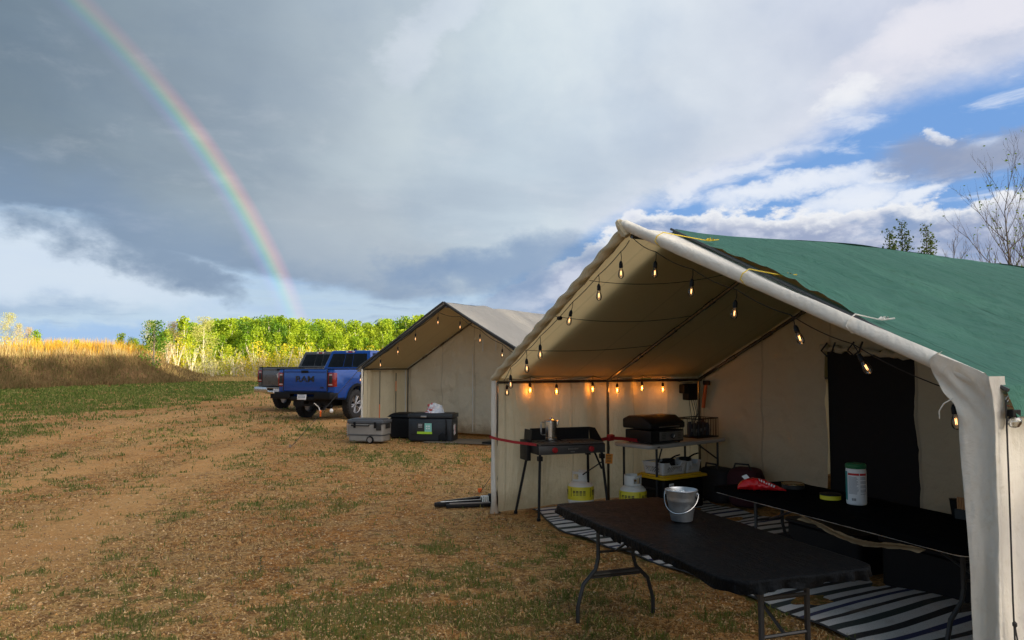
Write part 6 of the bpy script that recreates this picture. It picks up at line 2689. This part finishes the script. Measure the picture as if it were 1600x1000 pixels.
def basket(u, w, d, label):
    p = Matrix.Rotation(R(94), 4, 'Z') @ Vector((u, -.02, 0))
    t = thing('plastic_basket', label, 'basket', at1(.70 + p.x, 2.02 + p.y, .406), ZB + R(94))
    h = .135
    m_ = M['white_plastic']
    mg = mat('basket_grey', (.62, .64, .66), .45, 0, .05)

    def side(f, nu, name):
        def keep(U, V):
            iu = np.floor(U * nu).astype(int)
            iv = np.floor(V * 9).astype(int)
            hole = (iv >= 2) & (iv <= 5) & ((iu + iv) % 2 == 0) & (iu > nu * .18) & (iu < nu * .85)
            return ~hole
        o = surf(name, nu, 9, f, mg, t, keep)
        md = o.modifiers.new('s', 'SOLIDIFY')
        md.thickness = .004
    for s in (-1, 1):
        side(lambda U, V, s=s: ((U - .5) * w * (1 + .12 * V), s * d / 2 * (1 + .14 * V), V * h * (1 - .30 * np.exp(-((U - .5) / .22) ** 4) * (V > .8))), 22, 'basket_side')
        side(lambda U, V, s=s: (s * w / 2 * (1 + .12 * V), (U - .5) * d * (1 + .14 * V), V * h), 18, 'basket_end')
    b = MB()
    b.box((0, 0, .004), (w, d, .006))
    b.build('basket_base', mg, t)
    b = MB()
    x, y = w / 2 * 1.13, d / 2 * 1.15
    b.tube([(-x, -y, h), (-x, y, h), (x, y, h), (x, -y, h)], .008, 6)
    b.tube([(-x, -y, h), (-w * .30, -y, h), (-w * .22, -y * .98, h * .72), (w * .22, -y * .98, h * .72), (w * .30, -y, h), (x, -y, h)], .008, 6)
    b.build('rim', mg, t)
    # dark contents
    q = thing('kitchen_things', 'dark pans heaped in the ' + ('left' if u < 0 else 'right') + ' plastic basket', 'pans', at1(.70 + p.x, 2.02 + p.y, .412), ZB + R(94))
    b = MB()
    for i in range(3):
        b.lathe([(.05, 0), (.07, .02), (.075, .09 + .03 * i), (.07, .092 + .03 * i), (.06, .03)], 16, (-w * .25 + w * .25 * i, .02 * (-1) ** i, 0))
    b.build('pan', M['black_metal'], q)
    b = MB()
    b.tube([(0, 0, .12), (.05, -.12, .20), (.08, -.17, .22)], .010, 6)
    b.build('pan_handle', M['black_plastic'], q)


basket(-.12, .34, .30, 'larger grey perforated basket, left on the yellow lid')
basket(.20, .20, .30, 'smaller grey perforated basket, right on the yellow lid')

# dark duffel bags in the inner corner
for i, (a, b_, w, h, c, lab) in enumerate(((.75, 2.75, .50, .42, (.02, .017, .018), 'black duffel bag on the floor in the back corner of the porch'),
                                           (1.15, 2.80, .40, .46, (.055, .010, .016), 'dark maroon soft bag beside the black duffel in the back corner'))):
    t = thing('duffel_bag', lab, 'bag', at1(a, b_), ZB + R(20 * i))

    def fn(U, V, w=w, h=h):
        th = U * 2 * np.pi
        ph = (V - .5) * np.pi
        r = 1 + (fbm(U * 5, V * 5, 3) - .5) * .25
        cx = np.sign(np.cos(th)) * np.abs(np.cos(th)) ** .6
        cy = np.sign(np.sin(th)) * np.abs(np.sin(th)) ** .6
        k = np.cos(ph) ** .35
        return cx * k * w / 2 * r, cy * k * .18 * r, h / 2 + h / 2 * np.sign(np.sin(ph)) * np.abs(np.sin(ph)) ** .7
    surf('bag_shell', 40, 24, fn, mat('bag_cloth', c, .85, bump=.2), t)
    b = MB()
    b.tube([(-.12, -.1, h - .05), (-.08, -.12, h + .05), (.08, -.12, h + .05), (.12, -.1, h - .05)], .012, 6)
    b.build('strap', M['rope_black'], t)

# lamp battery box, orange handled tool and leads at the corner post
t = thing('control_box', 'black power box with dangling leads at the inner corner post', 'power box', at1(.14, 2.88, 1.27), ZB)
b = MB()
b.box((0, 0, .06), (.12, .16, .22))
b.box((.0, -.11, .10), (.10, .08, .12))
b.build('case', M['black_plastic'], t, bevel=.01)
b = MB()
for k in range(5):
    x = .02 * k - .02
    b.tube([(x, .02 * k, -.04), (x + .03 * math.sin(k), .03 + .02 * k, -.22), (x + .01, .05 - .02 * k, -.40), (x + .04 * math.cos(k), .06, -.48 - .02 * k)], .004, 5)
b.build('leads', M['wire'], t)
t = thing('hatchet', 'orange handled tool hanging on the inner corner post', 'tool', at1(.22, 3.02, 1.12), ZB)
b = MB()
b.tube([(.02, 0, 0), (.035, 0, .12), (.075, 0, .30)], [.022, .026, .022], 10)
b.build('handle', mat('tool_orange', (.46, .10, .02), .5), t)
b = MB()
b.box((.085, 0, .33), (.12, .03, .06))
b.build('head', M['black_metal'], t, bevel=.01)

# ---- small upright weeds on the gravel
for i, (x, y, h) in enumerate(((-3.1, 14.6, .22), (-2.3, 9.3, .10), (-1.55, 6.55, .13), (-1.45, 6.3, .10), (-2.05, 6.1, .12), (-3.9, 11.7, .10), (-2.6, 7.2, .09))):
    t = thing('weed', ('tall weed stalk on the open gravel toward the trucks', 'small weed left of the folded light stand', 'tallest weed stalk in the foreground gravel', 'short weed right beside the tallest foreground stalk', 'thin weed stalk left of the tallest foreground stalk', 'small weed in the middle of the yard', 'low weed on the gravel farther behind the foreground stalks')[i], 'weed', (x, y, float(ground_h(x, y))), 0, 'weeds on the gravel')
    b = MB()
    rr = random.Random(i)
    b.tube([(0, 0, 0), (.005, 0, h * .5), (-.004, .004, h)], .0025, 4)
    b.build('stem', M['bark_dark'], t)
    b = MB()
    for k in range(14):
        z = h * (.1 + .9 * k / 14)
        a = rr.uniform(0, 6.28)
        L = h * .22
        d = Vector((math.cos(a), math.sin(a), .6)) * L
        s = Vector((-math.sin(a), math.cos(a), 0)) * L * .22
        p_ = Vector((0, 0, z))
        b.add([p_, p_ + d * .5 + s, p_ + d, p_ + d * .5 - s], [(0, 1, 2, 3)])
    b.build('leaves', M['poplar_leaf'], t)
